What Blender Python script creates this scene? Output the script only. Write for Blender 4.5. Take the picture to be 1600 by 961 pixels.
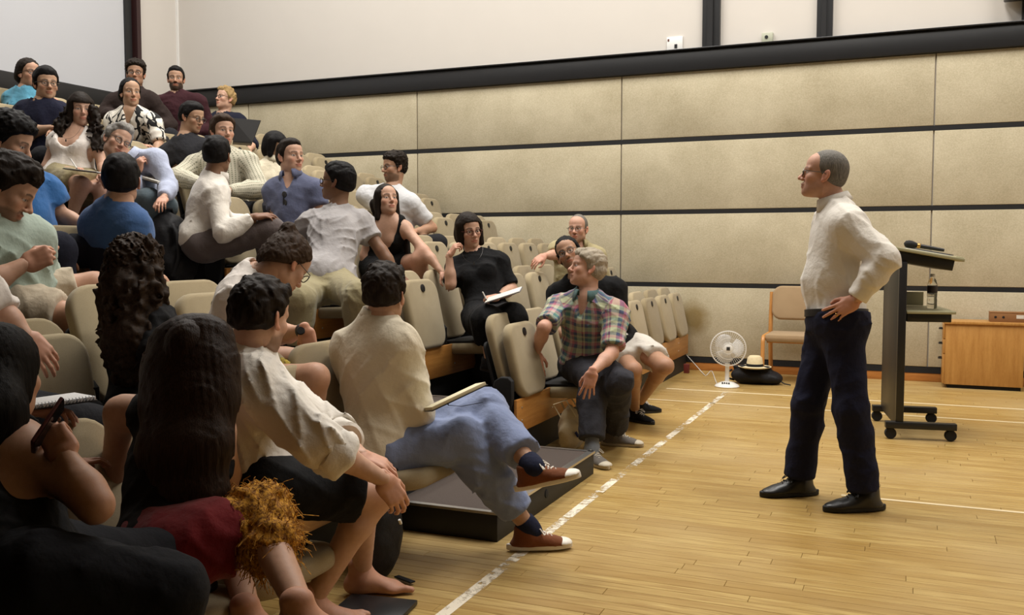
import bpy, bmesh, math, random
import numpy as np
from mathutils import Vector, Matrix, Euler
random.seed(7); rng = np.random.default_rng(7)
SC = bpy.context.scene
for o in list(bpy.data.objects): bpy.data.objects.remove(o)
COL = SC.collection
# ------------------------------------------------------------------ camera
FPX = 1467.0; YAW = math.radians(22.9); PIT = math.radians(3.6); CAMZ = 1.3
cam = bpy.data.cameras.new('camera'); camo = bpy.data.objects.new('camera', cam); COL.objects.link(camo)
cam.sensor_width = 36.0; cam.lens = 36.0*FPX/1600.0; cam.clip_start = .05; cam.clip_end = 100
camo.location = (0, 0, CAMZ); camo.rotation_euler = (math.pi/2-PIT, 0, YAW)
SC.camera = camo
# ------------------------------------------------------------------ world, lamps, exposure
SC.view_settings.view_transform = 'Standard'; SC.view_settings.look = 'None'
SC.view_settings.exposure = 0.34; SC.view_settings.gamma = 1.0; SC.view_settings.use_curve_mapping = False
w = bpy.data.worlds.new('world'); SC.world = w; w.use_nodes = True
w.node_tree.nodes['Background'].inputs[0].default_value = (1, .93, .85, 1)
w.node_tree.nodes['Background'].inputs[1].default_value = 0.02
def area(name, loc, rot, sx, sy, power, col):
    l = bpy.data.lights.new(name, 'AREA'); l.shape = 'RECTANGLE'; l.size = sx; l.size_y = sy
    l.energy = power; l.color = col
    o = bpy.data.objects.new(name, l); COL.objects.link(o); o.location = loc; o.rotation_euler = rot
    return o
LIGHTS = [(-6.6, 6.6, 7.4, 1.2, 4.4, 190), (-3.6, 6.4, 7.4, 1.2, 4.4, 215), (-.6, 6.2, 7.4, 1.2, 4.6, 250), (2.4, 6.0, 7.4, 1.2, 4.6, 190)]
for lx, ly, lz, sx, sy, pw in LIGHTS:
    area('ceiling_lamp_light', (lx, ly, lz-.06), (0, 0, 0), sx, sy, pw, (1.0, .97, .92))
# ------------------------------------------------------------------ small maths
CP, SP = math.cos(PIT), math.sin(PIT)
VF = np.array([-math.sin(YAW)*CP, math.cos(YAW)*CP, -SP]); VR = np.array([math.cos(YAW), math.sin(YAW), 0.]); VU = np.cross(VR, VF)
C0 = np.array([0, 0, CAMZ])
def ray(u, v): return VF+VR*(u-800)/FPX-VU*(v-480.5)/FPX
def atd(u, v, d): return C0+ray(u, v)*d
def atz(u, v, z=0.): r = ray(u, v); return C0+r*((z-CAMZ)/r[2])
def atx(u, v, x): r = ray(u, v); return C0+r*(x/r[0])
def aty(u, v, y): r = ray(u, v); return C0+r*(y/r[1])
def depth(P): return float((np.asarray(P)-C0)@VF)
def nrm(v): v = np.asarray(v, float); return v/max(1e-9, np.linalg.norm(v))
A = lambda *a: np.array(a, float)
def srgb(r, g, b):
    f = lambda c: (c/12.92 if c <= .04045 else ((c+.055)/1.055)**2.4)
    return (f(r/255), f(g/255), f(b/255))
# ------------------------------------------------------------------ materials
MATS = {}
def newmat(name):
    m = bpy.data.materials.new(name); m.use_nodes = True; nt = m.node_tree
    return m, nt, nt.nodes['Principled BSDF']
def nd(nt, t, **kw):
    n = nt.nodes.new(t)
    for k, v in kw.items():
        if k.startswith('i_'): n.inputs[int(k[2:])].default_value = v
        else: setattr(n, k, v)
    return n
def mathn(nt, op, a, b=None, c=None):
    n = nt.nodes.new('ShaderNodeMath'); n.operation = op
    for i, x in enumerate((a, b, c)):
        if x is None: continue
        if isinstance(x, (int, float)): n.inputs[i].default_value = x
        else: nt.links.new(x, n.inputs[i])
    return n.outputs[0]
def mixc(nt, fac, a, b):
    n = nt.nodes.new('ShaderNodeMix'); n.data_type = 'RGBA'
    for s, x in ((n.inputs[0], fac), (n.inputs[6], a), (n.inputs[7], b)):
        if isinstance(x, (int, float)): s.default_value = x
        elif isinstance(x, (tuple, list)): s.default_value = (*x[:3], 1)
        else: nt.links.new(x, s)
    return n.outputs[2]
def coords(nt, kind='Object', scale=(1, 1, 1)):
    t = nt.nodes.new('ShaderNodeTexCoord'); m = nt.nodes.new('ShaderNodeMapping'); m.inputs[3].default_value = scale
    nt.links.new(t.outputs[kind], m.inputs[0]); return m.outputs[0]
def noise(nt, co, scale, detail=3., rough=.55):
    n = nt.nodes.new('ShaderNodeTexNoise'); n.inputs['Scale'].default_value = scale; n.inputs['Detail'].default_value = detail
    n.inputs['Roughness'].default_value = rough; nt.links.new(co, n.inputs['Vector']); return n.outputs[0]
def ramp(nt, x, lo, hi, a=0., b=1.):
    n = nt.nodes.new('ShaderNodeMapRange'); n.inputs[1].default_value = lo; n.inputs[2].default_value = hi
    n.inputs[3].default_value = a; n.inputs[4].default_value = b; nt.links.new(x, n.inputs[0]); return n.outputs[0]
def bump(nt, bs, h, strength, dist=.01):
    b = nt.nodes.new('ShaderNodeBump'); b.inputs['Strength'].default_value = strength; b.inputs['Distance'].default_value = dist
    nt.links.new(h, b.inputs['Height']); nt.links.new(b.outputs[0], bs.inputs['Normal'])
def mat(name, col, rough=.6, metal=0., var=.08, scale=30., bmp=0., coat=0., stretch=(1, 1, 1), spec=.5):
    """plain surface with fine tonal grain"""
    if name in MATS: return MATS[name]
    m, nt, bs = newmat(name); co = coords(nt, 'Object', stretch); n = noise(nt, co, scale)
    c2 = tuple(min(1, x*(1+var)) for x in col); c1 = tuple(x*(1-var) for x in col)
    nt.links.new(mixc(nt, n, c1, c2), bs.inputs['Base Color'])
    bs.inputs['Roughness'].default_value = rough; bs.inputs['Metallic'].default_value = metal
    bs.inputs['Specular IOR Level'].default_value = spec
    if coat: bs.inputs['Coat Weight'].default_value = coat; bs.inputs['Coat Roughness'].default_value = .2
    if bmp: bump(nt, bs, n, bmp)
    MATS[name] = m; return m
def cloth(name, col, var=.1, weave=900., rough=.9, sheen=.15, blotch=0.0):
    if name in MATS: return MATS[name]
    m, nt, bs = newmat(name); co = coords(nt)
    n = noise(nt, co, weave, 2.); n2 = noise(nt, co, 9., 4.)
    f = mathn(nt, 'ADD', mathn(nt, 'MULTIPLY', n, .5), mathn(nt, 'MULTIPLY', n2, .5))
    c2 = tuple(min(1, x*(1+var)) for x in col); c1 = tuple(x*(1-var) for x in col)
    nt.links.new(mixc(nt, f, c1, c2), bs.inputs['Base Color'])
    bs.inputs['Roughness'].default_value = rough; bs.inputs['Sheen Weight'].default_value = sheen if max(col) > .06 else 0.
    bs.inputs['Specular IOR Level'].default_value = .25
    n3 = noise(nt, co, 38., 3., .5)
    n4 = nd(nt, 'ShaderNodeTexNoise', noise_type='RIDGED_MULTIFRACTAL'); n4.inputs['Scale'].default_value = 7.; n4.inputs['Detail'].default_value = 1.5; n4.inputs['Distortion'].default_value = .8; nt.links.new(co, n4.inputs['Vector'])
    h = mathn(nt, 'ADD', mathn(nt, 'ADD', mathn(nt, 'MULTIPLY', n, .10), mathn(nt, 'MULTIPLY', n3, .8)), mathn(nt, 'MULTIPLY', n4.outputs[0], .35))
    bump(nt, bs, h, .40, .014)
    MATS[name] = m; return m
def wood(name, c1, c2, axis=(1, 12, 12), scale=3.5, rough=.4, coat=.2):
    if name in MATS: return MATS[name]
    m, nt, bs = newmat(name); co = coords(nt, 'Object', axis)
    n = noise(nt, co, scale, 5., .6); n2 = noise(nt, co, scale*9, 2.)
    f = mathn(nt, 'ADD', mathn(nt, 'MULTIPLY', n, .7), mathn(nt, 'MULTIPLY', n2, .3))
    nt.links.new(mixc(nt, ramp(nt, f, .3, .7), c1, c2), bs.inputs['Base Color'])
    bs.inputs['Roughness'].default_value = rough; bs.inputs['Coat Weight'].default_value = coat; bs.inputs['Coat Roughness'].default_value = .25
    bump(nt, bs, n2, .05, .004); MATS[name] = m; return m
def skinmat():
    m, nt, bs = newmat('skin'); a = nd(nt, 'ShaderNodeAttribute', attribute_name='tint')
    co = coords(nt); n = noise(nt, co, 60., 4.)
    c = nt.nodes.new('ShaderNodeMix'); c.data_type = 'RGBA'; c.blend_type = 'MULTIPLY'; c.inputs[0].default_value = 1
    nt.links.new(a.outputs['Color'], c.inputs[6]); g = mixc(nt, n, (.86, .82, .8), (1.12, 1.1, 1.1)); nt.links.new(g, c.inputs[7])
    nt.links.new(c.outputs[2], bs.inputs['Base Color'])
    bs.inputs['Roughness'].default_value = .52; bs.inputs['Specular IOR Level'].default_value = .35
    bs.inputs['Subsurface Weight'].default_value = .08; bs.inputs['Subsurface Radius'].default_value = (.01, .004, .002)
    n2 = noise(nt, co, 400., 2.); bump(nt, bs, n2, .08, .003)
    MATS['skin'] = m; return m
SKIN = skinmat()
def hairmat(name, col, col2=None, rough=.45, st=(1, 1, .08), sc=260.):
    if name in MATS: return MATS[name]
    m, nt, bs = newmat(name); co = coords(nt, 'Object', st); n = noise(nt, co, sc, 3., .6)
    co2 = coords(nt); n2 = noise(nt, co2, 14., 3.)
    col2 = col2 or tuple(min(1, x*1.6+.002) for x in col)
    f = mathn(nt, 'ADD', mathn(nt, 'MULTIPLY', ramp(nt, n, .3, .7), .65), mathn(nt, 'MULTIPLY', n2, .35))
    nt.links.new(mixc(nt, f, tuple(x*.6 for x in col), col2), bs.inputs['Base Color'])
    bs.inputs['Roughness'].default_value = rough+.12; bs.inputs['Specular IOR Level'].default_value = .12
    bs.inputs['Anisotropic'].default_value = .5
    bump(nt, bs, n, .35, .005); MATS[name] = m; return m
# ------------------------------------------------------------------ objects
def link(name, me, m=None, parent=None, smooth=None):
    o = bpy.data.objects.new(name, me); COL.objects.link(o)
    if m is not None: me.materials.append(m)
    if parent is not None: o.parent = parent
    return o
def tag(o, label=None, cat=None, group=None, kind=None):
    for k, v in (('label', label), ('category', cat), ('group', group), ('kind', kind)):
        if v: o[k] = v
    return o
def empty(name, loc, label, cat, group=None, rz=0.):
    o = bpy.data.objects.new(name, None); COL.objects.link(o); o.location = loc; o.rotation_euler = (0, 0, rz)
    o.empty_display_size = .1; return tag(o, label, cat, group)
def copy_tree(o, parent=None):
    c = o.copy(); COL.objects.link(c)
    if parent is not None: c.parent = parent
    for ch in list(o.children): copy_tree(ch, c)
    return c
def npmesh(name, V, Q, smooth=True, tint=None, extra=None):
    """mesh from numpy vertices and quads (or mixed list)"""
    me = bpy.data.meshes.new(name); V = np.ascontiguousarray(V, np.float32); Q = np.ascontiguousarray(Q, np.int32)
    nq, w_ = Q.shape
    me.vertices.add(len(V)); me.vertices.foreach_set('co', V.ravel())
    me.loops.add(nq*w_); me.loops.foreach_set('vertex_index', Q.ravel())
    me.polygons.add(nq); me.polygons.foreach_set('loop_start', np.arange(0, nq*w_, w_, dtype=np.int32))
    me.polygons.foreach_set('use_smooth', np.full(nq, smooth, bool))
    me.update(calc_edges=True)
    if tint is not None:
        a = me.color_attributes.new('tint', 'FLOAT_COLOR', 'POINT')
        t = np.ones((len(V), 4), np.float32); t[:, :3] = tint; a.data.foreach_set('color', t.ravel())
    if extra is not None:
        for k, arr in extra.items():
            a = me.attributes.new(k, 'FLOAT_VECTOR', 'POINT'); a.data.foreach_set('vector', np.ascontiguousarray(arr, np.float32).ravel())
    return me
class MB:
    """collects simple shapes in one mesh"""
    def __init__(s): s.v = []; s.f = []; s.sm = []
    def add(s, vs, fs, smooth=False):
        b = len(s.v); s.v += [tuple(map(float, p)) for p in vs]; s.f += [tuple(i+b for i in f) for f in fs]; s.sm += [smooth]*len(fs); return s
    def box(s, c, size, rot=None, bev=0.):
        bm = bmesh.new(); bmesh.ops.create_cube(bm, size=1.0)
        bmesh.ops.scale(bm, vec=Vector(size), verts=bm.verts)
        if bev: bmesh.ops.bevel(bm, geom=bm.edges[:], offset=bev, segments=2, affect='EDGES', profile=.5)
        R = Matrix.Identity(3) if rot is None else (rot if isinstance(rot, Matrix) else Euler(rot).to_matrix())
        bm.verts.index_update()
        vs = [R@v.co+Vector(c) for v in bm.verts]; fs = [[v.index for v in f.verts] for f in bm.faces]; bm.free()
        return s.add(vs, fs, False)
    def tube(s, pts, r, n=8, closed=False, caps=True, flat=None):
        pts = [np.asarray(p, float) for p in pts]; N = len(pts); rs = r if hasattr(r, '__len__') else [r]*N
        up = None; vs = []; fs = []
        for i, p in enumerate(pts):
            t = nrm((pts[(i+1) % N]-pts[i-1]) if closed else (pts[min(i+1, N-1)]-pts[max(i-1, 0)]))
            if up is None:
                up = nrm(np.cross(t, A(0, 0, 1) if abs(t[2]) < .9 else A(1, 0, 0)))
            up = nrm(up-t*(up@t)); b = np.cross(t, up)
            for k in range(n):
                a = 2*math.pi*k/n; q = flat or 1.
                vs.append(p+rs[i]*(math.cos(a)*up+math.sin(a)*b*q))
        for i in range(N if closed else N-1):
            j = (i+1) % N
            for k in range(n): fs.append((i*n+k, i*n+(k+1) % n, j*n+(k+1) % n, j*n+k))
        if caps and not closed: fs.append(tuple(range(n))[::-1]); fs.append(tuple((N-1)*n+k for k in range(n)))
        return s.add(vs, fs, True)
    def lathe(s, prof, n=24, o=(0, 0, 0), axis=None):
        """prof: (r,z) list"""
        R = np.eye(3)
        if axis is not None:
            z = nrm(axis); x = nrm(np.cross(A(0, 1, 0) if abs(z[1]) < .9 else A(1, 0, 0), z)); R = np.stack([x, np.cross(z, x), z], 1)
        vs = []; fs = []
        for r, z in prof:
            for k in range(n):
                a = 2*math.pi*k/n; vs.append(np.asarray(o)+R@A(r*math.cos(a), r*math.sin(a), z))
        for i in range(len(prof)-1):
            for k in range(n): fs.append((i*n+k, i*n+(k+1) % n, (i+1)*n+(k+1) % n, (i+1)*n+k))
        fs.append(tuple(range(n))[::-1]); fs.append(tuple((len(prof)-1)*n+k for k in range(n)))
        return s.add(vs, fs, True)
    def prism(s, out, h, M=None, bev=0.):
        """extrude a 2-D outline (x,y) from z=0 to z=h, M a 4x4"""
        bm = bmesh.new(); vs = [bm.verts.new((x, y, 0)) for x, y in out]; f = bm.faces.new(vs)
        r = bmesh.ops.extrude_face_region(bm, geom=[f]); bmesh.ops.translate(bm, vec=(0, 0, h), verts=[g for g in r['geom'] if isinstance(g, bmesh.types.BMVert)])
        bmesh.ops.recalc_face_normals(bm, faces=bm.faces)
        if bev:
            es = [e for e in bm.edges if abs(e.verts[0].co.z-e.verts[1].co.z) < 1e-6]
            bmesh.ops.bevel(bm, geom=es, offset=bev, segments=3, affect='EDGES', profile=.5)
        bm.verts.index_update(); bm.faces.ensure_lookup_table()
        vv = [(M@v.co if M is not None else v.co) for v in bm.verts]; fs = [[v.index for v in g.verts] for g in bm.faces]; bm.free()
        return s.add(vv, fs, bev > 0)
    def build(s, name, m, parent=None, weld=False):
        me = bpy.data.meshes.new(name); me.from_pydata(s.v, [], s.f); me.polygons.foreach_set('use_smooth', s.sm); me.update()
        bm = bmesh.new(); bm.from_mesh(me); bmesh.ops.recalc_face_normals(bm, faces=bm.faces); bm.to_mesh(me); bm.free()
        try: me.set_sharp_from_angle(angle=math.radians(42))
        except Exception: pass
        return link(name, me, m, parent)
def box_obj(name, lo, hi, m, parent=None, bev=0.):
    lo = np.asarray(lo, float); hi = np.asarray(hi, float)
    return MB().box((lo+hi)/2, hi-lo, bev=bev).build(name, m, parent)
def rrect(w_, h, r, n=5, top_only=False):
    out = []
    for cx, cy, a0, rr in ((w_/2-r, h-r, 0, r), (-w_/2+r, h-r, 90, r), (-w_/2, 0, 180, 0) if top_only else (-w_/2+r, r, 180, r), (w_/2, 0, 270, 0) if top_only else (w_/2-r, r, 270, r)):
        if rr == 0: out.append((cx, cy)); continue
        for i in range(n+1):
            a = math.radians(a0+90*i/n); out.append((cx+rr*math.cos(a), cy+rr*math.sin(a)))
    return out
def frame(x=None, y=None, z=None, o=(0, 0, 0)):
    """4x4 with two given axes"""
    if z is None: z = np.cross(x, y)
    if x is None: x = np.cross(y, z)
    x = nrm(x); z = nrm(np.asarray(z)-x*(np.asarray(z)@x)); y = np.cross(z, x)
    M = Matrix.Identity(4)
    for i in range(3): M[i][0] = x[i]; M[i][1] = y[i]; M[i][2] = z[i]; M[i][3] = o[i]
    return M
# ------------------------------------------------------------------ implicit surfaces
def cone(a, b, ra, rb=None, k=.02, q=1., side=None, op='+'): return ('c', np.asarray(a, float), np.asarray(b, float), ra, ra if rb is None else rb, k, q, side, op)
def ell(c, r, R=None, k=.02, op='+'): return ('e', np.asarray(c, float), np.asarray(r, float), np.eye(3) if R is None else R, k, op)
def field(prims, res, post=None, lo=None, hi=None):
    bb = []
    for p in prims:
        if p[-1] == '-': continue
        if p[0] == 'c':
            r = max(p[3], p[4])*max(1, p[6]); bb.append((np.minimum(p[1], p[2])-r, np.maximum(p[1], p[2])+r))
        else:
            e = np.sqrt((p[3]**2)@(p[2]**2)); bb.append((p[1]-e, p[1]+e))
    l = np.min([b[0] for b in bb], 0)-3*res-.012; h = np.max([b[1] for b in bb], 0)+3*res+.012
    if lo is not None: l = np.maximum(l, lo)
    if hi is not None: h = np.minimum(h, hi)
    n = np.maximum(4, np.ceil((h-l)/res).astype(int)+1); f = np.full(n, .08, np.float32)
    ax = [(l[i]+res*np.arange(n[i])).astype(np.float32) for i in range(3)]
    for p in prims:
        if p[0] == 'c':
            _, a, b, ra, rb, k, q, side, op = p; r = max(ra, rb)*max(1, q); plo = np.minimum(a, b)-r; phi = np.maximum(a, b)+r
        else:
            _, c, rad, R, k, op = p; e = np.sqrt((R**2)@(rad**2)); plo = c-e; phi = c+e
        m = max(k, 2.5*res)*1.15
        i0 = np.clip(np.floor((plo-m-l)/res).astype(int), 0, n-1); i1 = np.clip(np.ceil((phi+m-l)/res).astype(int)+1, 1, n)
        if (i1 <= i0).any(): continue
        X = ax[0][i0[0]:i1[0], None, None]; Y = ax[1][None, i0[1]:i1[1], None]; Z = ax[2][None, None, i0[2]:i1[2]]
        if p[0] == 'c':
            ba = b-a; L = max(1e-9, ba@ba); px, py, pz = X-np.float32(a[0]), Y-np.float32(a[1]), Z-np.float32(a[2])
            t = np.clip((px*np.float32(ba[0]/L)+py*np.float32(ba[1]/L)+pz*np.float32(ba[2]/L)), 0, 1)
            vx = px-t*np.float32(ba[0]); vy = py-t*np.float32(ba[1]); vz = pz-t*np.float32(ba[2])
            d2 = vx*vx+vy*vy+vz*vz
            if q != 1.:
                vu = vx*np.float32(side[0])+vy*np.float32(side[1])+vz*np.float32(side[2]); d2 = np.maximum(d2-vu*vu*np.float32(1-1/q**2), 0)
            d = np.sqrt(d2)-(np.float32(ra)+np.float32(rb-ra)*t)
        else:
            px, py, pz = X-np.float32(c[0]), Y-np.float32(c[1]), Z-np.float32(c[2]); k0 = 0; k1 = 0
            for j in range(3):
                u = px*np.float32(R[0, j])+py*np.float32(R[1, j])+pz*np.float32(R[2, j]); w2 = (u/np.float32(rad[j]))**2
                k0 = k0+w2; k1 = k1+w2/np.float32(rad[j]**2)
            k0 = np.sqrt(k0); d = k0*(k0-1)/np.sqrt(np.maximum(k1, 1e-9))
        S = np.s_[i0[0]:i1[0], i0[1]:i1[1], i0[2]:i1[2]]; g = f[S]; kk = np.float32(max(k, 1e-4))
        if op == '+':
            hh = np.maximum(kk-np.abs(g-d), 0)/kk; f[S] = np.minimum(g, d)-hh*hh*kk*.25
        else:
            hh = np.maximum(kk-np.abs(g+d), 0)/kk; f[S] = np.maximum(g, -d)+hh*hh*kk*.25
    if post is not None: f = post(f, ax[0][:, None, None], ax[1][None, :, None], ax[2][None, None, :]).astype(np.float32)
    # close the grid borders
    f[0] = np.maximum(f[0], 1e-3); f[-1] = np.maximum(f[-1], 1e-3); f[:, 0] = np.maximum(f[:, 0], 1e-3); f[:, -1] = np.maximum(f[:, -1], 1e-3)
    f[:, :, 0] = np.maximum(f[:, :, 0], 1e-3); f[:, :, -1] = np.maximum(f[:, :, -1], 1e-3)
    return f, l, res
def snet(f, l, res):
    s = f < 0; nx, ny, nz = f.shape
    cnt = np.zeros((nx-1, ny-1, nz-1), np.int8)
    for dx in (0, 1):
        for dy in (0, 1):
            for dz in (0, 1): cnt += s[dx:nx-1+dx, dy:ny-1+dy, dz:nz-1+dz]
    act = (cnt > 0) & (cnt < 8); I = np.argwhere(act)
    if len(I) == 0: return np.zeros((0, 3)), np.zeros((0, 4), int)
    idx = np.full(act.shape, -1, np.int32); idx[act] = np.arange(len(I))
    acc = np.zeros((len(I), 3)); num = np.zeros(len(I)); ix, iy, iz = I.T
    cr = [(a, b, c) for a in (0, 1) for b in (0, 1) for c in (0, 1)]
    vals = {c: f[ix+c[0], iy+c[1], iz+c[2]] for c in cr}
    for c in cr:
        for axn in range(3):
            if c[axn]: continue
            e = list(c); e[axn] = 1; e = tuple(e); fa, fb = vals[c], vals[e]; m = (fa < 0) != (fb < 0)
            t = fa/np.where(m, fa-fb, 1); p = np.tile(np.array(c, float), (len(I), 1)); p[:, axn] = t
            acc[m] += p[m]; num[m] += 1
    V = (I+acc/num[:, None])*res+l
    Q = []
    for axn in range(3):
        a, b = [(1, 2), (2, 0), (0, 1)][axn]
        s0 = [slice(None)]*3; s1 = [slice(None)]*3; s0[axn] = slice(0, -1); s1[axn] = slice(1, None)
        for q in (a, b): s0[q] = slice(1, -1); s1[q] = slice(1, -1)
        i0, i1 = s[tuple(s0)], s[tuple(s1)]
        for flip, mm in ((False, i0 & ~i1), (True, ~i0 & i1)):
            E = np.argwhere(mm)
            if not len(E): continue
            E[:, a] += 1; E[:, b] += 1
            def cell(da, db):
                J = E.copy(); J[:, a] -= da; J[:, b] -= db; return idx[J[:, 0], J[:, 1], J[:, 2]]
            q4 = np.stack([cell(1, 1), cell(0, 1), cell(0, 0), cell(1, 0)], 1)
            Q.append(q4[:, ::-1] if flip else q4)
    Q = np.concatenate(Q); Q = Q[(Q >= 0).all(1)]
    return V, Q
def relax(V, Q, it=1, lam=.5):
    for _ in range(it):
        S = np.zeros_like(V); n = np.zeros(len(V))
        for a, b in ((0, 1), (1, 2), (2, 3), (3, 0)):
            np.add.at(S, Q[:, a], V[Q[:, b]]); np.add.at(S, Q[:, b], V[Q[:, a]]); np.add.at(n, Q[:, a], 1); np.add.at(n, Q[:, b], 1)
        V = V*(1-lam)+lam*S/np.maximum(n, 1)[:, None]
    return V
def wave(X, Y, Z, waves):
    """sum of warped sines: cloth folds, curls"""
    o = 0
    for kx, ky, kz, ph, am in waves: o = o+np.float32(am)*np.sin(np.float32(kx)*X+np.float32(ky)*Y+np.float32(kz)*Z+np.float32(ph))
    return o
def wavew(X, Y, Z, waves):
    a = X+.006*np.sin(95*Y+70*Z)+.004*np.sin(160*Z+1.); b = Y+.006*np.sin(85*Z+60*X+2.)+.004*np.sin(150*X); c = Z+.006*np.sin(90*X+75*Y+4.)
    return wave(a.astype(np.float32), b.astype(np.float32), c.astype(np.float32), waves)
def fold_waves(seed, wl=.09, amp=.004, n=6, axis=None):
    r = np.random.default_rng(seed); W = []; amp = amp/math.sqrt(n)*1.25
    for i in range(n):
        d = nrm(r.normal(size=3));
        if axis is not None: d = nrm(d-.75*axis*(d@axis))
        k = 2*math.pi/(wl*r.uniform(.6, 1.8)); W.append((*(d*k), r.uniform(0, 6.28), amp*r.uniform(.5, 1.1)))
    return W

def creases(X, Y, Z, wv, seed):
    """cloth relief: soft swell plus narrow raised folds that come and go"""
    wl, amp = wv; wl *= 1.15; r = np.random.default_rng(seed); o = wave(X, Y, Z, fold_waves(seed, wl*1.8, amp*.5, 5))
    for i in range(6):
        d = nrm(r.normal(size=3)*A(1, 1, .8)); e = nrm(r.normal(size=3)); k = math.pi/(wl*r.uniform(.7, 1.3)); k2 = 2*math.pi/(wl*r.uniform(2, 4)); g = nrm(r.normal(size=3)); k3 = 2*math.pi/(wl*r.uniform(2.5, 4))
        ph = np.float32(k)*(d[0]*X+d[1]*Y+d[2]*Z)+np.float32(1.5)*np.sin(np.float32(k2)*(e[0]*X+e[1]*Y+e[2]*Z)+r.uniform(0, 6))
        m = np.clip(np.sin(np.float32(k3)*(g[0]*X+g[1]*Y+g[2]*Z)+r.uniform(0, 6))+.25, 0, 1)
        o = o-np.float32(amp*1.5)*m*(1-np.abs(np.sin(ph)))**2.6
    return o
# ================================================================== the room
WX0, WX1, WY0, WY1, WH = -9.08, 5.5, -4.5, 10.0, 7.5
def floormat():
    m, nt, bs = newmat('maple_floor'); oi = nd(nt, 'ShaderNodeObjectInfo'); ge = nd(nt, 'ShaderNodeNewGeometry')
    rnd = mathn(nt, 'FRACT', mathn(nt, 'ADD', oi.outputs['Random'], ge.outputs['Random Per Island']))
    co = coords(nt, 'Object', (1.2, 22, 1)); add = nd(nt, 'ShaderNodeVectorMath', operation='ADD'); cmb = nd(nt, 'ShaderNodeCombineXYZ')
    nt.links.new(mathn(nt, 'MULTIPLY', rnd, 37.), cmb.inputs[0]); nt.links.new(co, add.inputs[0]); nt.links.new(cmb.outputs[0], add.inputs[1])
    n = noise(nt, add.outputs[0], 3.0, 5., .62)
    c = mixc(nt, rnd, srgb(170, 139, 78), srgb(200, 173, 108)); c2 = mixc(nt, ramp(nt, n, .32, .72), srgb(148, 114, 58), c)
    co3 = coords(nt, 'Object', (.6, .6, 1)); wear = noise(nt, co3, 1.1, 4.); c3 = mixc(nt, ramp(nt, wear, .45, .75, 0., .45), c2, srgb(196, 176, 134))
    co4 = coords(nt, 'Object'); st = noise(nt, co4, 2.6, 6., .7); c4 = mixc(nt, ramp(nt, st, .64, .74, 0., .35), c3, srgb(120, 92, 50))
    nt.links.new(c4, bs.inputs['Base Color']); bs.inputs['Specular IOR Level'].default_value = .4
    nt.links.new(ramp(nt, n, .2, .8, .30, .46), bs.inputs['Roughness']); bump(nt, bs, n, .04, .003); return m
M_FLOOR = floormat()
def panelmat():
    m, nt, bs = newmat('fibre_panel'); co = coords(nt); n = noise(nt, co, 85., 5., .7); n2 = noise(nt, co, 1.6, 5., .6); n3 = noise(nt, co, 300., 2.)
    f = mathn(nt, 'ADD', mathn(nt, 'MULTIPLY', n, .5), mathn(nt, 'MULTIPLY', n2, .5))
    c = mixc(nt, ramp(nt, f, .36, .64), srgb(170, 159, 132), srgb(202, 192, 166))
    geo = nd(nt, 'ShaderNodeNewGeometry'); d = nd(nt, 'ShaderNodeVectorMath', operation='DISTANCE'); nt.links.new(geo.outputs['Position'], d.inputs[0]); d.inputs[1].default_value = (-2.10, 9.97, .56)
    blob = mathn(nt, 'MULTIPLY', ramp(nt, mathn(nt, 'ADD', d.outputs['Value'], mathn(nt, 'MULTIPLY', n2, .22)), .17, .31, 1., 0.), .8)
    nt.links.new(mixc(nt, blob, c, srgb(128, 104, 52)), bs.inputs['Base Color']); bs.inputs['Roughness'].default_value = .92; bs.inputs['Specular IOR Level'].default_value = .2
    bump(nt, bs, mathn(nt, 'ADD', n, mathn(nt, 'MULTIPLY', n3, .4)), .22, .006); return m
M_PANEL = panelmat()
M_CREAM = mat('cream_plaster', srgb(205, 199, 191), .85, var=.025, scale=3.)
M_SCREEN = mat('projection_screen_cloth', srgb(192, 193, 197), .8, var=.02, scale=2.)
M_BLACK = mat('black_paint', (.009, .009, .010), .42, var=.2, scale=14.)
M_BLACKM = mat('black_matt', (.007, .007, .008), .8, var=.25, scale=30.)
M_CEIL = mat('ceiling_white', srgb(200, 195, 185), .9, var=.02)
M_BASE = wood('skirting_wood', srgb(160, 100, 46), srgb(196, 132, 66), (1, 12, 12))
M_ALU = mat('brushed_aluminium', (.62, .60, .57), .32, 1.0, var=.06, scale=60., stretch=(30, 1, 1))
M_CARPET = mat('brown_carpet', (.075, .055, .045), .95, var=.45, scale=420., bmp=.6)
M_WHITEP = mat('white_plastic', (.78, .77, .74), .35, var=.02)
M_LINE = None
def struct(o): o['kind'] = 'structure'; return o
floor = struct(box_obj('floor', (WX0, WY0, -.2), (WX1, WY1, -.012), mat('floor_joint_dark', srgb(104, 76, 40), .7)))
r = random.Random(3); boards = []
y = .55; BW = .066
while y < WY1-.005:
    x = -2.75-r.random()*1.3
    while x < 3.6:
        L = r.choice((.5, .75, .95, 1.2, 1.6))*r.uniform(.85, 1.15); x1 = min(x+L, 3.6); boards.append((x, x1, y, min(y+BW, WY1))); x = x1
    y += BW
def vis(b):
    best = 0
    for xx in np.linspace(b[0], b[1], 5):
        P = A(xx, (b[2]+b[3])/2, 0); z = depth(P)
        if z < .5: continue
        d = P-C0; u = 800+FPX*(d@VR)/z; v = 480.5-FPX*(d@VU)/z
        if 480 < u < 1620 and 500 < v < 975: best = max(best, (b[1]-b[0])/z*1000-z)
    return best
sc = sorted([(vis(b)/max(1, depth(A((b[0]+b[1])/2, b[2], 0)))**1.0, i) for i, b in enumerate(boards)], reverse=True)
solo = set(i for s_, i in sc[:296] if s_ > 0)
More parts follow.
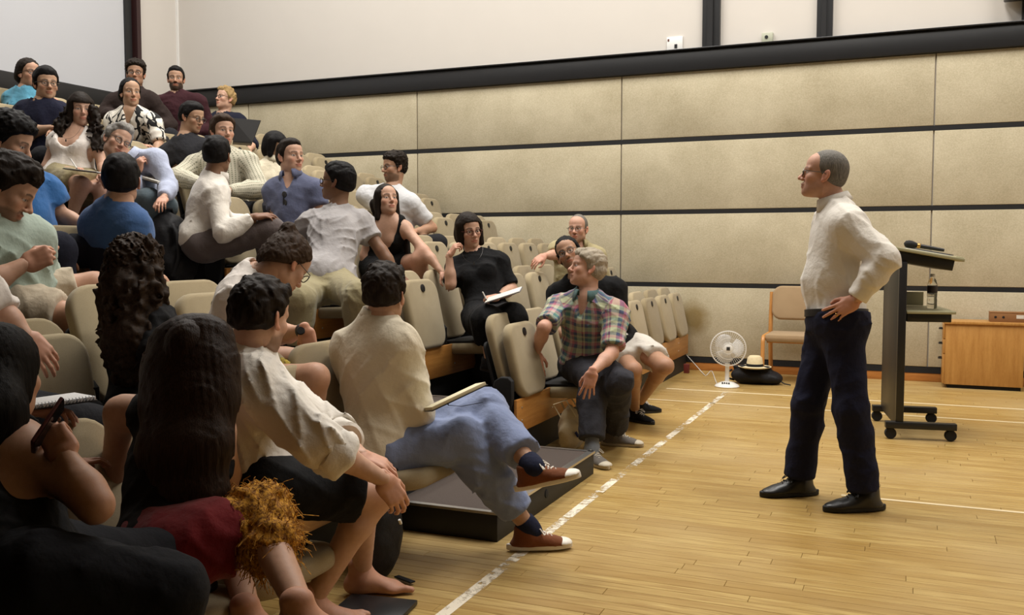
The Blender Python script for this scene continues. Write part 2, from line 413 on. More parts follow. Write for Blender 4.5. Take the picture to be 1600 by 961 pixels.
def plank(mb, b, j=0.):
    g = .0007; x0, x1, y0, y1 = b[0]+g, b[1]-g, b[2]+g, b[3]-g; c = .0012; z = j
    vs = [(x0, y0, -.012), (x1, y0, -.012), (x1, y1, -.012), (x0, y1, -.012), (x0, y0, z-c), (x1, y0, z-c), (x1, y1, z-c), (x0, y1, z-c), (x0+c, y0+c, z), (x1-c, y0+c, z), (x1-c, y1-c, z), (x0+c, y1-c, z)]
    fs = [(4, 5, 9, 8), (5, 6, 10, 9), (6, 7, 11, 10), (7, 4, 8, 11), (8, 9, 10, 11), (0, 1, 5, 4), (1, 2, 6, 5), (2, 3, 7, 6), (3, 0, 4, 7)]
    mb.add(vs, fs)
rest = MB()
for i, b in enumerate(boards):
    j = r.uniform(-.0004, .0)
    if i in solo:
        m1 = MB(); plank(m1, b, j); me = bpy.data.meshes.new('floor_board'); me.from_pydata(m1.v, [], m1.f); link('floor_board', me, M_FLOOR, floor)
    else: plank(rest, b, j)
me = bpy.data.meshes.new('floor_boards'); me.from_pydata(rest.v, [], rest.f); tag(link('floor_boards', me, M_FLOOR, floor), kind='stuff')
# painted court lines, worn
def linemat():
    m, nt, bs = newmat('court_line_paint'); co = coords(nt); n = noise(nt, co, 26., 4., .7); n2 = noise(nt, co, 3.5, 2.)
    bs.inputs['Base Color'].default_value = (*srgb(226, 216, 196), 1); bs.inputs['Roughness'].default_value = .6
    f = mathn(nt, 'ADD', mathn(nt, 'MULTIPLY', n, .55), mathn(nt, 'MULTIPLY', n2, .45)); nt.links.new(ramp(nt, f, .47, .55), bs.inputs['Alpha']); return m
M_LINE = linemat()
M_LINE2 = mat('court_line_cream', srgb(214, 196, 158), .6, var=.08, scale=8.)
def fl(x0, y0, x1, y1, m): 
    o = box_obj('court_line', (x0, y0, .0003), (x1, y1, .0012), m, floor); return o
fl(-1.52, 1.2, -1.472, 8.52, M_LINE); fl(-2.05, 8.52, 3.2, 8.565, M_LINE2); fl(-2.05, 7.86, 3.2, 7.895, M_LINE2); fl(-.3, 5.16, 3.2, 5.19, M_LINE2)
# walls
wf = struct(box_obj('wall_far', (WX0-.2, WY1, 0), (WX1+.2, WY1+.2, WH), M_CREAM))
wl = struct(box_obj('wall_left', (WX0-.2, WY0, 0), (WX0, WY1, WH), M_CREAM))
M_LOWBOUNCE = mat('dark_low_bounce', (.03, .03, .032), .9); struct(box_obj('wall_right', (WX1, WY0, 0), (WX1+.2, WY1, WH), M_CREAM)); struct(box_obj('wall_near', (WX0-.2, WY0-.2, 0), (WX1+.2, WY0, WH), M_LOWBOUNCE))  # unseen near wall darkened so less light bounces onto the near seats
struct(box_obj('ceiling', (WX0-.2, WY0-.2, WH), (WX1+.2, WY1+.2, WH+.15), M_CEIL))
struct(box_obj('ceiling', (WX0, WY0, 2.62), (WX1, 2.9, 2.9), M_CREAM))     # unseen soffit added over the near end to shade the near seats
for (lx, ly, lz, sx, sy, pw), wh_ in zip(LIGHTS, ('the top seat rows', 'the middle seat rows', 'the lecturer', 'the right of the hall')):
    t = empty('ceiling_light', (lx, ly, WH-.02), 'long white ceiling light panel above %s' % wh_, 'ceiling light', 'ceiling light panels above the hall')
    for nm, lo, hi, mm in (('housing', (-sx/2-.04, -sy/2-.04, -.05), (sx/2+.04, sy/2+.04, .0), M_WHITEP),):
        box_obj(nm, lo, hi, mm, t)
JX = [WX0, -7.91, -5.44, -2.92, .19, 3.2, WX1]; ZB = [.145, .888, .932, 1.668, 1.712, 2.432, 2.478, 3.165]
for zi in range(0, 8, 2):
    for a, b in zip(JX[:-1], JX[1:]):
        box_obj('wall_panel', (a+.006, WY1-.028, ZB[zi]+.002), (b-.006, WY1, ZB[zi+1]-.002), M_PANEL, wf, .006)
YL = [WY0, -2, .4, 2.8, 5.2, 7.6, WY1-.03]
for zi in range(0, 8, 2):
    for a, b in zip(YL[:-1], YL[1:]): box_obj('wall_panel', (WX0, a+.006, ZB[zi]+.002), (WX0+.028, b-.006, ZB[zi+1]-.05*(zi == 6)-.002), M_PANEL, wl, .006)
n_ = 0
for z0, z1 in ((.888, .932), (1.668, 1.712), (2.432, 2.478)):
    n_ += 1; struct(box_obj('trim_%d' % n_, (WX0+.03, WY1-.024, z0), (WX1, WY1, z1), M_BLACKM))
    n_ += 1; struct(box_obj('trim_%d' % n_, (WX0, WY0, z0), (WX0+.024, WY1-.03, z1), M_BLACKM))
n_ += 1; struct(box_obj('trim_%d' % n_, (WX0+.05, WY1-.07, 3.165), (WX1, WY1, 3.375), M_BLACK, None, .008))
n_ += 1; struct(box_obj('trim_%d' % n_, (WX0+.05, WY1-.10, 3.375), (WX1, WY1, 3.392), mat('black_gloss_ledge', (.012, .012, .013), .22), None, .004))
n_ += 1; struct(box_obj('trim_%d' % n_, (WX0, WY0, 2.96), (WX0+.07, WY1, 3.20), M_BLACK, None, .008))
for x0, x1 in ((-2.045, -1.865), (-.905, -.755), (.905, 1.06)):
    n_ += 1; o = struct(box_obj('trim_%d' % n_, (x0, WY1-.06, 3.392), (x1, WY1, WH), M_BLACK))
    box_obj('rail', (x0+(x1-x0)*.3, WY1-.09, 3.392), (x0+(x1-x0)*.62, WY1-.06, WH), M_BLACKM, o)
struct(box_obj('baseboard_far', (WX0, WY1-.022, 0), (WX1, WY1, .083), M_BASE, None, .003)); n_ += 1
struct(box_obj('trim_%d' % n_, (WX0, WY1-.026, .083), (WX1, WY1, .143), M_BLACKM))
# projection screen on the left wall, its black post and the strip between post and corner
t = empty('projection_screen', (WX0, 6.0, 3.2), 'large pale grey-white projection screen on the left wall behind the top row', 'screen')
box_obj('screen_surface', (.012, -4.2, .012), (.03, 3.04, 2.7), M_SCREEN, t); 
box_obj('side_border', (.0, 3.04, 0), (.06, 3.14, 2.75), M_BLACK, t); box_obj('bottom_border', (.0, -4.3, -.005), (.045, 3.04, .012), M_BLACK, t)
n_ += 1; struct(box_obj('trim_%d' % n_, (WX0, 9.17, 3.2), (WX0+.12, 9.235, WH), mat('dark_maroon_edge', (.03, .010, .010), .4)))
n_ += 1; struct(box_obj('trim_%d' % n_, (WX0, WY1-.02, 3.39), (WX0+.03, WY1, WH), M_WHITEP))  # white strip drawn for the bright highlight line down the corner
# sockets and the black bracket box high on the far wall
t = empty('wall_socket', (-2.345, WY1-.012, 3.45), 'white double wall plate with a small black socket, above the black ledge', 'socket')
box_obj('plate', (-.085, -.008, -.058), (.085, .012, .09), M_WHITEP, t, .004); box_obj('socket_hole', (.0, -.016, -.03), (.028, -.007, .008), M_BLACKM, t); box_obj('indicator', (-.075, -.012, .045), (-.058, -.006, .068), mat('red_brown_dot', (.10, .02, .015), .5), t)
t = empty('wall_socket', (-1.385, WY1-.012, 3.443), 'pale green-grey square socket box between the two black posts', 'socket')
box_obj('plate', (-.055, -.035, -.05), (.055, .012, .05), mat('grey_green_plastic', srgb(176, 178, 158), .5), t, .005); MB().lathe([(.017, 0), (.017, .006)], 16, (-.008, -.035, .005), (0, -1, 0)).build('socket_hole', M_BLACKM, t)
t = empty('loudspeaker', (.98, WY1-.13, 3.58), 'black box mounted high at the right end of the far wall', 'speaker')
box_obj('cabinet', (-.23, -.12, .0), (.25, .10, .5), M_BLACK, t, .01); box_obj('bracket', (-.02, .02, -.06), (.05, .06, .02), M_BLACKM, t); box_obj('grille', (-.21, -.126, .02), (.23, -.12, .48), M_BLACKM, t)
# ------------------------------------------------------------------ raked platform
XR = lambda k: -2.15-.72*(k-1)
ZR = lambda k: .26*(k-1)
AY0, AY1 = 3.72, 5.14
M_SEATW = wood('fascia_oak', srgb(174, 114, 52), srgb(206, 148, 78), (14, .9, 14), 3., .38, .25)
M_RISER = mat('black_riser', (.010, .010, .011), .6, var=.3, scale=25.)
ORD = ['front', 'second', 'third', 'fourth', 'fifth', 'sixth', 'seventh', 'top']
for k in range(1, 9):
    x = XR(k)-.03; z = ZR(k)
    t = empty('seating_tier', (x, 5, 0), '%s step of the black raked seating platform, counted up from the wooden floor' % ORD[k-1], 'seating platform', 'tiers of the raked platform')
    back = XR(k+1)-.03 if k < 8 else WX0+.09
    L_ = lambda lo, hi: (A(*lo)-A(x, 5, 0), A(*hi)-A(x, 5, 0))
    box_obj('deck', *L_((back, .2, z+.26-.05), (x, WY1-.03, z+.26)), M_CARPET, t)
    box_obj('riser', *L_((x-.04, .2, z if k > 1 else 0), (x+.0, WY1-.03, z+.245)), M_RISER, t)
    box_obj('nosing', *L_((x-.03, AY0+.01, z+.252), (x+.008, AY1-.01, z+.266)), M_ALU, t)
    for y0, y1 in ((.3, AY0-.03), (AY1+.04, WY1-.05)):
        o = box_obj('fascia_board', *L_((x+.004, y0, z+.18), (x+.024, y1, z+.385)), M_SEATW, t, .003)
        mb = MB(); yy = y0+.08
        while yy < y1:
            mb.lathe([(.006, 0), (.005, .003)], 8, A(x+.024, yy, z+.33)-A(x, 5, 0), (1, 0, 0)); mb.lathe([(.006, 0), (.005, .003)], 8, A(x+.024, yy, z+.25)-A(x, 5, 0), (1, 0, 0)); yy += .53
        tag(mb.build('screws', M_ALU, o), kind='stuff')
        box_obj('seat_beam', *L_((x-.05, y0, z+.30), (x+.0, y1, z+.36)), M_BLACKM, t)
    sx = x+.53 if k == 1 else x+.36
    hs = box_obj('half_step', *L_((x, AY0+.02, z), (sx, AY1-.02, z+.128)), M_RISER, t, .004)
    box_obj('step_carpet', *L_((x+.01, AY0+.05, z+.126), (sx-.03, AY1-.05, z+.131)), M_CARPET, hs)
    mb = MB(); mb.box(A(sx-.012, (AY0+AY1)/2, z+.128)-A(x, 5, 0), (.04, AY1-AY0-.04, .012)); mb.box(A((x+sx)/2, AY0+.03, z+.128)-A(x, 5, 0), (sx-x, .03, .012)); mb.box(A((x+sx)/2, AY1-.03, z+.128)-A(x, 5, 0), (sx-x, .03, .012))
    mb.build('step_nosing', M_ALU, hs)
    if k == 1: MB().lathe([(.022, 0), (.022, .004), (.012, .006)], 16, A(sx, 4.35, z+.07)-A(x, 5, 0), (1, 0, 0)).build('step_bolt', M_BLACKM, hs)
# ================================================================== people
XR = lambda k: -2.15-.72*(k-1)           # x of the seat-row fascia
ZR = lambda k: .26*(k-1)                  # deck height of a row
def head_prims(sex, o, neck, ears=True):
    f = sex == 'f'; w = .94 if f else 1.0; jw = o.get('jaw', .9 if f else 1.0); ns = o.get('nose', .85 if f else 1.0)
    P = [ell((0, -.014, .036), (.074*w, .095, .086), k=.02),
         ell((0, .030, .050), (.062*w, .060, .055), k=.03),
         ell((0, .034, -.035), (.058*w, .056, .075), k=.03),
         ell((0, .042, -.078), (.043*jw, .042, .034), k=.03),
         ell((0, .074, -.098), (.018*jw, .016, .016), k=.026)]
    for s in (-1, 1):
        P += [ell((s*.046*jw, .004, -.062), (.016, .026, .026), k=.03),
              ell((s*.044*w, .058, -.022), (.018, .020, .018), k=.024),
              cone((s*.010, .086, .021), (s*.046, .070, .023), .0095 if not f else .007, .008, k=.016)]
    P += [ell((s*.031, .099, .004), (.019, .015, .0125), k=.012, op='-') for s in (-1, 1)]
    P += [ell((s*.031, .073, .003), (.0135, .0135, .0115), k=.004) for s in (-1, 1)]
    P += [cone((0, .086, .012), (0, .108*1, -.024), .0075, .0105*ns, k=.012), ell((0, .111+.004*(ns-1), -.030), (.0115*ns, .011*ns, .0095), k=.008)]
    P += [ell((s*.0125*ns, .099, -.034), (.0075, .010, .0075), k=.007) for s in (-1, 1)]
    P += [ell((s*.006, .107, -.0405), (.0035, .005, .004), k=.004, op='-') for s in (-1, 1)]
    P += [ell((0, .091, -.058), (.024, .012, .0075), k=.008), ell((0, .089, -.071), (.020, .0115, .0085), k=.008),
          cone((-.022, .101, -.0645), (.022, .101, -.0645), .0022, k=.004, op='-')]
    if ears:
        for s in (-1, 1):
            a = math.radians(18); R = np.array([[1, 0, 0], [0, math.cos(a), -math.sin(a)], [0, math.sin(a), math.cos(a)]])
            b = math.radians(25*s); R = np.array([[math.cos(b), math.sin(b), 0], [-math.sin(b), math.cos(b), 0], [0, 0, 1]]).T@R
            P += [ell((s*.079*w, -.012, -.006), (.0065, .019, .033), R, k=.006), ell((s*.0865*w, -.006, -.002), (.006, .010, .018), R, k=.005, op='-'),
                  ell((s*.078*w, .001, -.032), (.006, .008, .010), k=.006)]
    nr = .047 if f else .056
    P += [cone((0, -.030, -.050), neck, nr, nr*1.04, k=.028)]
    return P
def paint_head(V, base, o):
    """skin tint per vertex, head coordinates"""
    x, y, z = V.T; T = np.tile(np.array(base), (len(V), 1)); ax = np.abs(x)
    def blend(m, c, a=1.):
        m = np.clip(m, 0, 1)[:, None]*a; T[:] = T*(1-m)+np.array(c)*m
    front = np.clip((y-.03)/.02, 0, 1)
    red = np.array(base)*np.array([1.12, .82, .78])
    blend(np.exp(-((ax-.04)**2/.0004+(z+.028)**2/.0004))*front, red, .6)
    blend(np.exp(-(x**2/.0002+(z+.03)**2/.0002+(y-.115)**2/.0003)), red, .5)
    blend(np.clip((np.abs(x)-.072)/.006, 0, 1)*(z > -.05), np.array(base)*np.array([1.1, .74, .68]), .6)
    if 'beard' in o:
        c, a, top = o['beard']; m = np.clip((top-z-.35*np.maximum(0, .05-y))/.012, 0, 1)*(y > -.01)*(z > -.125)
        lipm = np.exp(-((x/.026)**4+((z+.0645)/.014)**4)); blend(m*(1-lipm)*np.clip((z+.14)/.02, 0, 1), c, a)
        if o.get('tache', 1): blend((np.abs(z+.050) < .007)*(ax < .028)*(y > .08), c, a)
    lip = o.get('lip', tuple(np.array(base)*np.array([.95, .55, .52])))
    blend(np.exp(-((x/.023)**4+((z+.0645)/.0115)**4))*(y > .08), lip, .85)
    blend(np.exp(-((x/.021)**4+((z+.0645)/.0022)**2))*(y > .08), np.array(lip)*.3, .8)
    e = ((ax-.031)/.0145)**2+((z-.002)/.0054)**2
    ef = (y > .06)
    blend((e < 1.5)*(z > .002)*ef, np.array(base)*.18, .85)
    blend((e < 1.)*ef, (.46, .43, .40))
    ir = np.hypot(ax-.031-o.get('gaze', 0)*np.sign(x), z-.004)
    blend((ir < .0062)*(e < 1.)*ef, o.get('iris', (.03, .018, .012)))
    bc = o.get('brow', (.03, .02, .014)); bz = .0245+.004*np.sin(np.clip((ax-.014)/.034, 0, 1)*3.14)
    blend(np.clip(1.4-np.abs(z-bz)/.0042, 0, 1)*(ax > .012)*(ax < .05)*(y > .045), bc, o.get('browa', .9))
    return T
def hair_mesh(style, o, res, neck):
    """hair shell in head coordinates: returns V,Q"""
    th = o.get('th', .012); zf = o.get('front', .074); nape = o.get('nape', -.062); side = o.get('side', -.012); P = []
    P += [ell((0, -.016, .038), (.076+th*.8, .097+th, .088+th), k=.02), ell((0, -.052, -.015), (.062+th*.7, .050+th, .066), k=.03)]
    seed = o.get('seed', 1); wv = []
    if style == 'crop': wv = fold_waves(seed, .012, .0005, 6)
    if style == 'short': P += [ell((0, .035, .098), (.055, .045, .022+th*.5), k=.03)]; wv = fold_waves(seed, .017, .0010, 8)+fold_waves(seed+7, .05, .0025, 4)
    if style == 'tousled': P += [ell((.01, .045, .098), (.058, .045, .028+th*.6), k=.03), ell((-.025, .0, .118), (.04, .05, .022), k=.03)]; wv = fold_waves(seed, .02, .0016, 9)+fold_waves(seed+7, .045, .004, 5)
    if style == 'curly': P += [ell((0, -.01, .085), (.078+th, .092+th, .05+th), k=.04)]; wv = fold_waves(seed, .022, .0040, 10)
    if style == 'swept': P += [ell((.012, .05, .094), (.06, .04, .024+th*.5), k=.03), ell((-.05, .02, .06), (.03, .06, .04), k=.03)]; wv = fold_waves(seed, .018, .0012, 8)+fold_waves(seed+7, .05, .003, 4)
    if style in ('long', 'bob', 'bun', 'longcurly'):
        P += [ell((0, -.045, -.03), (.074+th, .055+th, .085), k=.04)]
        if o.get('sidelock', style != 'bun'):
            for s in (-1, 1): P += [cone((s*.070, .012, .05), (s*.080, o.get('lock_y', .012), o.get('lock', -.10)), .020+th*.3, .018+th*.3, k=.03)]
        wv = fold_waves(seed, .02, .0008 if style == 'bob' else .002 if style != 'longcurly' else .006, 8) if style != 'long' else fold_waves(seed, .012, .0009, 8, axis=A(0, 0, 1.1547))
    if style == 'fringe' or o.get('fringe'):
        P += [ell((0, .058, .050), (.058, .034, .042), k=.02)]
    if style == 'bun' or o.get('bun'): bx = o.get('bun', (0, -.075, .085, .038)); P += [ell(bx[:3], (bx[3],)*3, k=.02)]
    for a, b, ra, rb in o.get('tails', []): P += [cone(a, b, ra, rb, k=.035, q=o.get('tq', 1.5), side=A(1, 0, 0))]
    fr = o.get('fringe', 0); longh = style in ('long', 'bob', 'longcurly')
    lz = o.get('lockface', 0.)
    ys = [-.30, -.10, -.02, .012, .03, .055, .085, .13]
    zb = [-9, -9, -9, -9, -9, -9, -9, -9]
    if longh: zs = [-9, -9, -9, -9, -9 if o.get('sidelock', True) else -.02, .05, zf-.01, zf]
    elif style == 'bun': zs = [-9, nape-.02, nape+.03, .0, .02, .05, zf-.005, zf]
    else: zs = [nape-.01, nape, nape+.012, side, .022, .05, zf-.006, zf]
    if fr: zs[-1] = fr; zs[-2] = fr; zs[-3] = fr+.005
    rec = o.get('recede', 0.)
    def post(f, X, Y, Z):
        zl = np.interp(np.broadcast_to(Y, f.shape).ravel(), ys, zs).reshape(f.shape)
        if longh:                                   # keep the face clear of the side hair
            face = (np.abs(X) < o.get('facew', .056)) & (Y > .02); zl = np.where(face | (zl > -1), np.where(Y > .02, np.where(face, np.maximum(zl, (fr or zf)-.012*(1-fr*0)), zl), zl), zl)
        if rec: zl = zl+np.clip((np.abs(X)-.018)/.03, 0, 1)*rec*(Y > .03)
        if wv: f = f+(wave if style == 'long' else wavew)(X, Y, Z, wv)
        if not longh: f = f+np.clip((zl+.030-Z)/.030, 0, 1)**2*(th+.004)*np.where(Y < .05, 1., .55)
        return np.maximum(f, (zl-Z)*.75)
    return relaxq(*snet(*field(P, res, post)))
def relaxq(V, Q, it=1):
    return (relax(V, Q, it, .4), Q) if len(V) else (V, Q)
HP = {'flat': (.12, .15, .1, .08), 'relax': (.35, .5, .3, .03), 'curl': (.75, .95, .5, .01), 'grip': (1.25, 1.35, .6, 0), 'spread': (.15, .2, .12, .22), 'pen': (.95, .9, .45, 0)}
HCACHE = {}
def hand_mesh(pose, left, res):
    key = (pose, left, res)
    if key in HCACHE: return HCACHE[key]
    c1, c2, c3, sp = HP[pose]; m = -1 if left else 1; sx = lambda x: x*m
    P = [cone((0, -.020, 0), (0, .005, 0), .0185, .0195, k=.01, q=1.32, side=A(1, 0, 0)), cone((0, .012, 0), (0, .076, 0), .0135, .0125, k=.018, q=2.6, side=A(1, 0, 0)),
         ell((sx(-.022), .034, -.009), (.016, .028, .015), k=.012), ell((sx(.026), .03, -.007), (.012, .03, .012), k=.012)]
    for i, (bx, by, L) in enumerate(((-.0285, .083, .072), (-.0095, .090, .081), (.0100, .086, .075), (.0275, .076, .058))):
        p = A(sx(bx), by, 0); a = 0.; sd = (bx/.03)*(.06+sp); r = (.0088, .0090, .0086, .0076)[i]
        P += [cone((sx(bx*.75), by-.04, 0), p, .0105, r*1.08, k=.008)]
        for j, (fr, c) in enumerate(((.46, c1), (.30, c2), (.24, c3))):
            a += c*(1+.08*i); d = A(sx(math.sin(sd))*math.cos(a), math.cos(a)*math.cos(sd), -math.sin(a)); e = p+d*L*fr
            P += [cone(p, e, r*(1-.09*j), r*(1-.09*(j+1)), k=.003)]; p = e
    t0 = A(sx(-.020), .020, -.006); tc = min(c1, 1.)
    t1 = t0+A(sx(-.026), .028, -.012-.012*tc); t2 = t1+A(sx(-.012+.014*tc), .027, -.006-.016*tc); t3 = t2+A(sx(.0+.016*tc), .022, -.002-.008*tc)
    P += [cone(t0, t1, .0135, .0110, k=.012), cone(t1, t2, .0105, .0095, k=.003), cone(t2, t3, .0095, .0075, k=.003)]
    r = snet(*field(P, res)); r = (relax(r[0], r[1], 1, .3), r[1]); HCACHE[key] = r; return r
def foot_prims(left):
    m = -1 if left else 1; P = [ell((0, -.035, -.055), (.031, .036, .034), k=.03), cone((0, -.01, .02), (0, .0, -.04), .036, .036, k=.03, q=1.25, side=A(0, 1, 0)),
        cone((0, .01, -.035), (m*-.008, .11, -.070), .036, .020, k=.03, q=1.25, side=A(1, 0, 0)), ell((m*-.008, .115, -.076), (.046, .04, .0155), k=.03), ell((m*.012, .05, -.074), (.03, .07, .016), k=.03)]
    for i in range(5):
        x0 = m*(-.038+.0195*i); y0 = .138-.006*i-.004*(i > 2)*i; r = (.0135, .0095, .0092, .009, .0088)[i]; L = (.042, .036, .031, .026, .020)[i]
        P += [cone((x0, y0-.02, -.075), (x0, y0+L*.5, -.074), r*1.02, r, k=.006), cone((x0, y0+L*.5, -.074), (x0, y0+L, -.079), r, r*.92, k=.004)]
    return P
def tohead(V, R, O, s): return (V*s)@R.T+O
def ik2(S, W, L1, L2, hint):
    d = W-S; D = np.linalg.norm(d); D = min(D, (L1+L2)*.999); u = nrm(d); W = S+u*D
    a = (L1*L1-L2*L2+D*D)/(2*D); h = math.sqrt(max(0, L1*L1-a*a)); v = nrm(hint-u*(hint@u)); return S+u*a+v*h, W
def pxlen(S, q, L, dbg):
    """point on the sight line of pixel q at distance L from S (m: n nearer / f farther / number: depth step)"""
    u, v, m = q; r = ray(u, v)
    if isinstance(m, str) and m[0] == 'z': return atz(u, v, float(m[1:]))
    if not isinstance(m, str): return atd(u, v, depth(S)+m)
    o = C0-S; a = r@r; b = 2*(r@o); c = o@o-L*L; D = b*b-4*a*c
    if D < 0:
        p = C0+r*(-b/(2*a)); k = np.linalg.norm(p-S)/L
        if k > 1.12: dbg.append('far%.2f@%d,%d' % (k, u, v))
        return p if k < 1.18 else S+nrm(p-S)*L*1.18
    t = (-b+(math.sqrt(D) if m == 'f' else -math.sqrt(D)))/(2*a); return C0+r*t
def cyl(c, d, R, L): return ('y', c, nrm(d), R, L)
PEOPLE = []
def person(label, head, face=(0, 0, 0), row=None, d=None, s=1., sex='m', skin=(.42, .25, .17), ho=None, hair=None, hip=None, dy=0., neck=None, tyaw=None, shR=None, shL=None,
           armR=None, armL=None, legR=None, legL=None, top=None, bottom=None, shoes=None, belly=0., near=False, standing=False, fem=None, base=None, glasses=None, group='seated audience', hx=.08, seath=.46, flr=None, hz=0.):
    dbg = []; ho = ho or {}; fem = sex == 'f'; col = np.array(skin)
    # ---- skeleton
    flr = (ZR(row) if row else 0) if flr is None else flr
    O = atd(head[0], head[1], d) if d else atx(head[0], head[1], XR(row)+.06+head[2])
    rh = ray(head[0], head[1]); rh[2] = 0; rh = nrm(rh); up = A(0, 0, 1); rr = np.cross(rh, up)
    ya, pi, ro = [math.radians(t) for t in face]
    fw = math.cos(ya)*-rh+math.sin(ya)*rr; fd = nrm(fw*math.cos(pi)+up*math.sin(pi)); hx_ = nrm(np.cross(fd, up)); hzz = np.cross(hx_, fd)
    X = hx_*math.cos(ro)-hzz*math.sin(ro); Z = hzz*math.cos(ro)+hx_*math.sin(ro); R = np.stack([X, fd, Z], 1)
    if hip is None: P = A(XR(row)+hx, O[1]+dy, flr+seath+.085*s+hz)
    elif len(hip) == 2: P = atx(hip[0], hip[1], XR(row)+hx)
    else: P = atd(*hip)
    if neck is None:
        uz = nrm(.45*Z+.55*nrm(O-P)); N = O-uz*.155*s-fd*.03*s
    else: N = atd(neck[0], neck[1], depth(O)+neck[2])
    if hip is None: P = P-up*max(0, .45*s-np.linalg.norm(N-P))
    L = np.linalg.norm(N-P); UT = nrm(N-P)
    if not .40*s < L < .60*s: dbg.append('torso %.2f' % (L/s))
    if tyaw is None: tf = A(1, 0, 0)
    else: t_ = math.radians(tyaw); tf = math.cos(t_)*-rh+math.sin(t_)*rr
    TF = nrm(tf-UT*(tf@UT)); TX = np.cross(TF, UT)                       # torso front and right
    hw = (.158 if fem else .178)*s
    SR = N+TX*hw-UT*.055*s; SL = N-TX*hw-UT*.055*s
    if shR: SR = atd(shR[0], shR[1], depth(N)+shR[2])
    if shL: SL = atd(shL[0], shL[1], depth(N)+shL[2])
    if shR and shL:
        TX = nrm((SR-SL)-UT*((SR-SL)@UT)); TF = np.cross(UT, TX)
    # legs
    LT, LS = .43*s, .41*s; pf = A(1, 0, 0) if not standing else TF
    if tyaw is not None and not standing: pf = nrm(A(1, 0, 0)*.6+A(TF[0], TF[1], 0)*.4)
    pr = np.cross(pf, up); legs = {}
    for nm, sg, lg in (('R', 1, legR), ('L', -1, legL)):
        H = P+pr*sg*.088*s; lg = lg or {}
        if 'h' in lg: H = atd(lg['h'][0], lg['h'][1], depth(P)+lg['h'][2])
        K = pxlen(H, lg['k'], LT, dbg) if 'k' in lg else H+nrm(pf+pr*sg*.16+up*.04)*LT
        if 'a' in lg: An = pxlen(K, lg['a'], LS, dbg)
        else:
            An = A(K[0]-.02, K[1], max(flr+.09, K[2]-LS*.99)); An = K+nrm(An-K)*LS
        if 't' in lg: T = pxlen(An, lg['t'], .21*s, dbg)
        else: T = An+A(pf[0], pf[1], 0)*.2*s+A(0, 0, -.07)
        legs[nm] = (H, K, An, T)
    LU, LF = .285*s, .25*s; arms = {}
    for nm, sg, ar, S in (('R', 1, armR, SR), ('L', -1, armL, SL)):
        ar = ar or {}
        if 'e' in ar:
            E = pxlen(S, ar['e'], LU, dbg); W = pxlen(E, ar['w'], LF, dbg) if 'w' in ar else E+nrm(pf)*LF
        else:
            K = legs[nm][1]; W = (P*.42+K*.58)+up*.105*s-pr*sg*.06*s
            if 'w' in ar: W = atd(ar['w'][0], ar['w'][1], depth(S)+ar['w'][2])
            E, W = ik2(S, W, LU, LF, ar.get('hint', TX*sg*.8-up*.6-pf*.5))
        hd = nrm(W-E)
        if 'h' in ar: hd = nrm(pxlen(W, ar['h'], .15*s, dbg)-W)
        arms[nm] = (S, E, W, hd, ar)
    # ---- base empty
    B = A(P[0], P[1], flr); root = empty('person', B, label, 'person', group)
    def mesh(name, V, Q, m, tint=None, extra=None, parent=None):
        return link(name, npmesh(name, V-B, Q, True, tint, extra), m, parent or root)
    # ---- body
    q = 1.0 if not fem else .93
    TR = np.stack([TX, TF, UT], 1); pz = up if not standing else UT; PX = nrm(pr-UT*(pr@UT)); PY = np.cross(UT, PX); PR = np.stack([PX, PY, UT], 1)
    def torso(g, kk=.06, hx3=0., yk=1.):
        pr_ = [ell(P+UT*.03*s, A(.155 if not fem else .165, .112, .12)*s+g+hx3, PR, k=kk), ell(P+UT*.36*L+TF*belly*.5, A(.135*q, .10+belly, .16)*s+g, TR, k=kk),
               ell(P+UT*.68*L+TF*.004, A(.152*q, .112 if not fem else .10, .175)*s+g, TR, k=kk), cone(N-UT*.05*s+(SL-N+UT*.05*s)*yk, N-UT*.05*s+(SR-N+UT*.05*s)*yk, .052*s*q+g, k=kk),
               cone(N+UT*.02*s, N+(SR-N)*.75*yk, .050*s*q+g*.6, .05*s*q+g, k=.05), cone(N+UT*.02*s, N+(SL-N)*.75*yk, .050*s*q+g*.6, .05*s*q+g, k=.05)]
        if fem: pr_ += [ell(P+UT*.66*L+TF*.084*s+TX*sg*.068*s, A(.056, .046, .058)*s+g, TR, k=.035) for sg in (-1, 1)]
        return pr_
    aw = .9 if fem else 1.0
    def armp(nm, g0, g1, g2, t0=0., t1=2., kk=.025):
        S, E, W, hd, ar = arms[nm]; out = []; ra, rb, rc = .050*s*aw, .041*s*aw, .0265*s*aw; te = min(1, t1)
        out.append(cone(S, S+(E-S)*te, ra+g0, ra+(rb-ra)*te+g0+(g1-g0)*te, k=kk+.02))
        if t1 > 1:
            u_ = t1-1; out.append(cone(E, E+(W-E)*min(u_, .35), rb+g1, rb*1.02+g1, k=kk))
            if u_ > .35: out.append(cone(E+(W-E)*.35, E+(W-E)*u_, rb*1.02+g1, rb*1.02+(rc-rb*1.02)*((u_-.35)/.65)+g1+(g2-g1)*u_, k=kk))
        return out
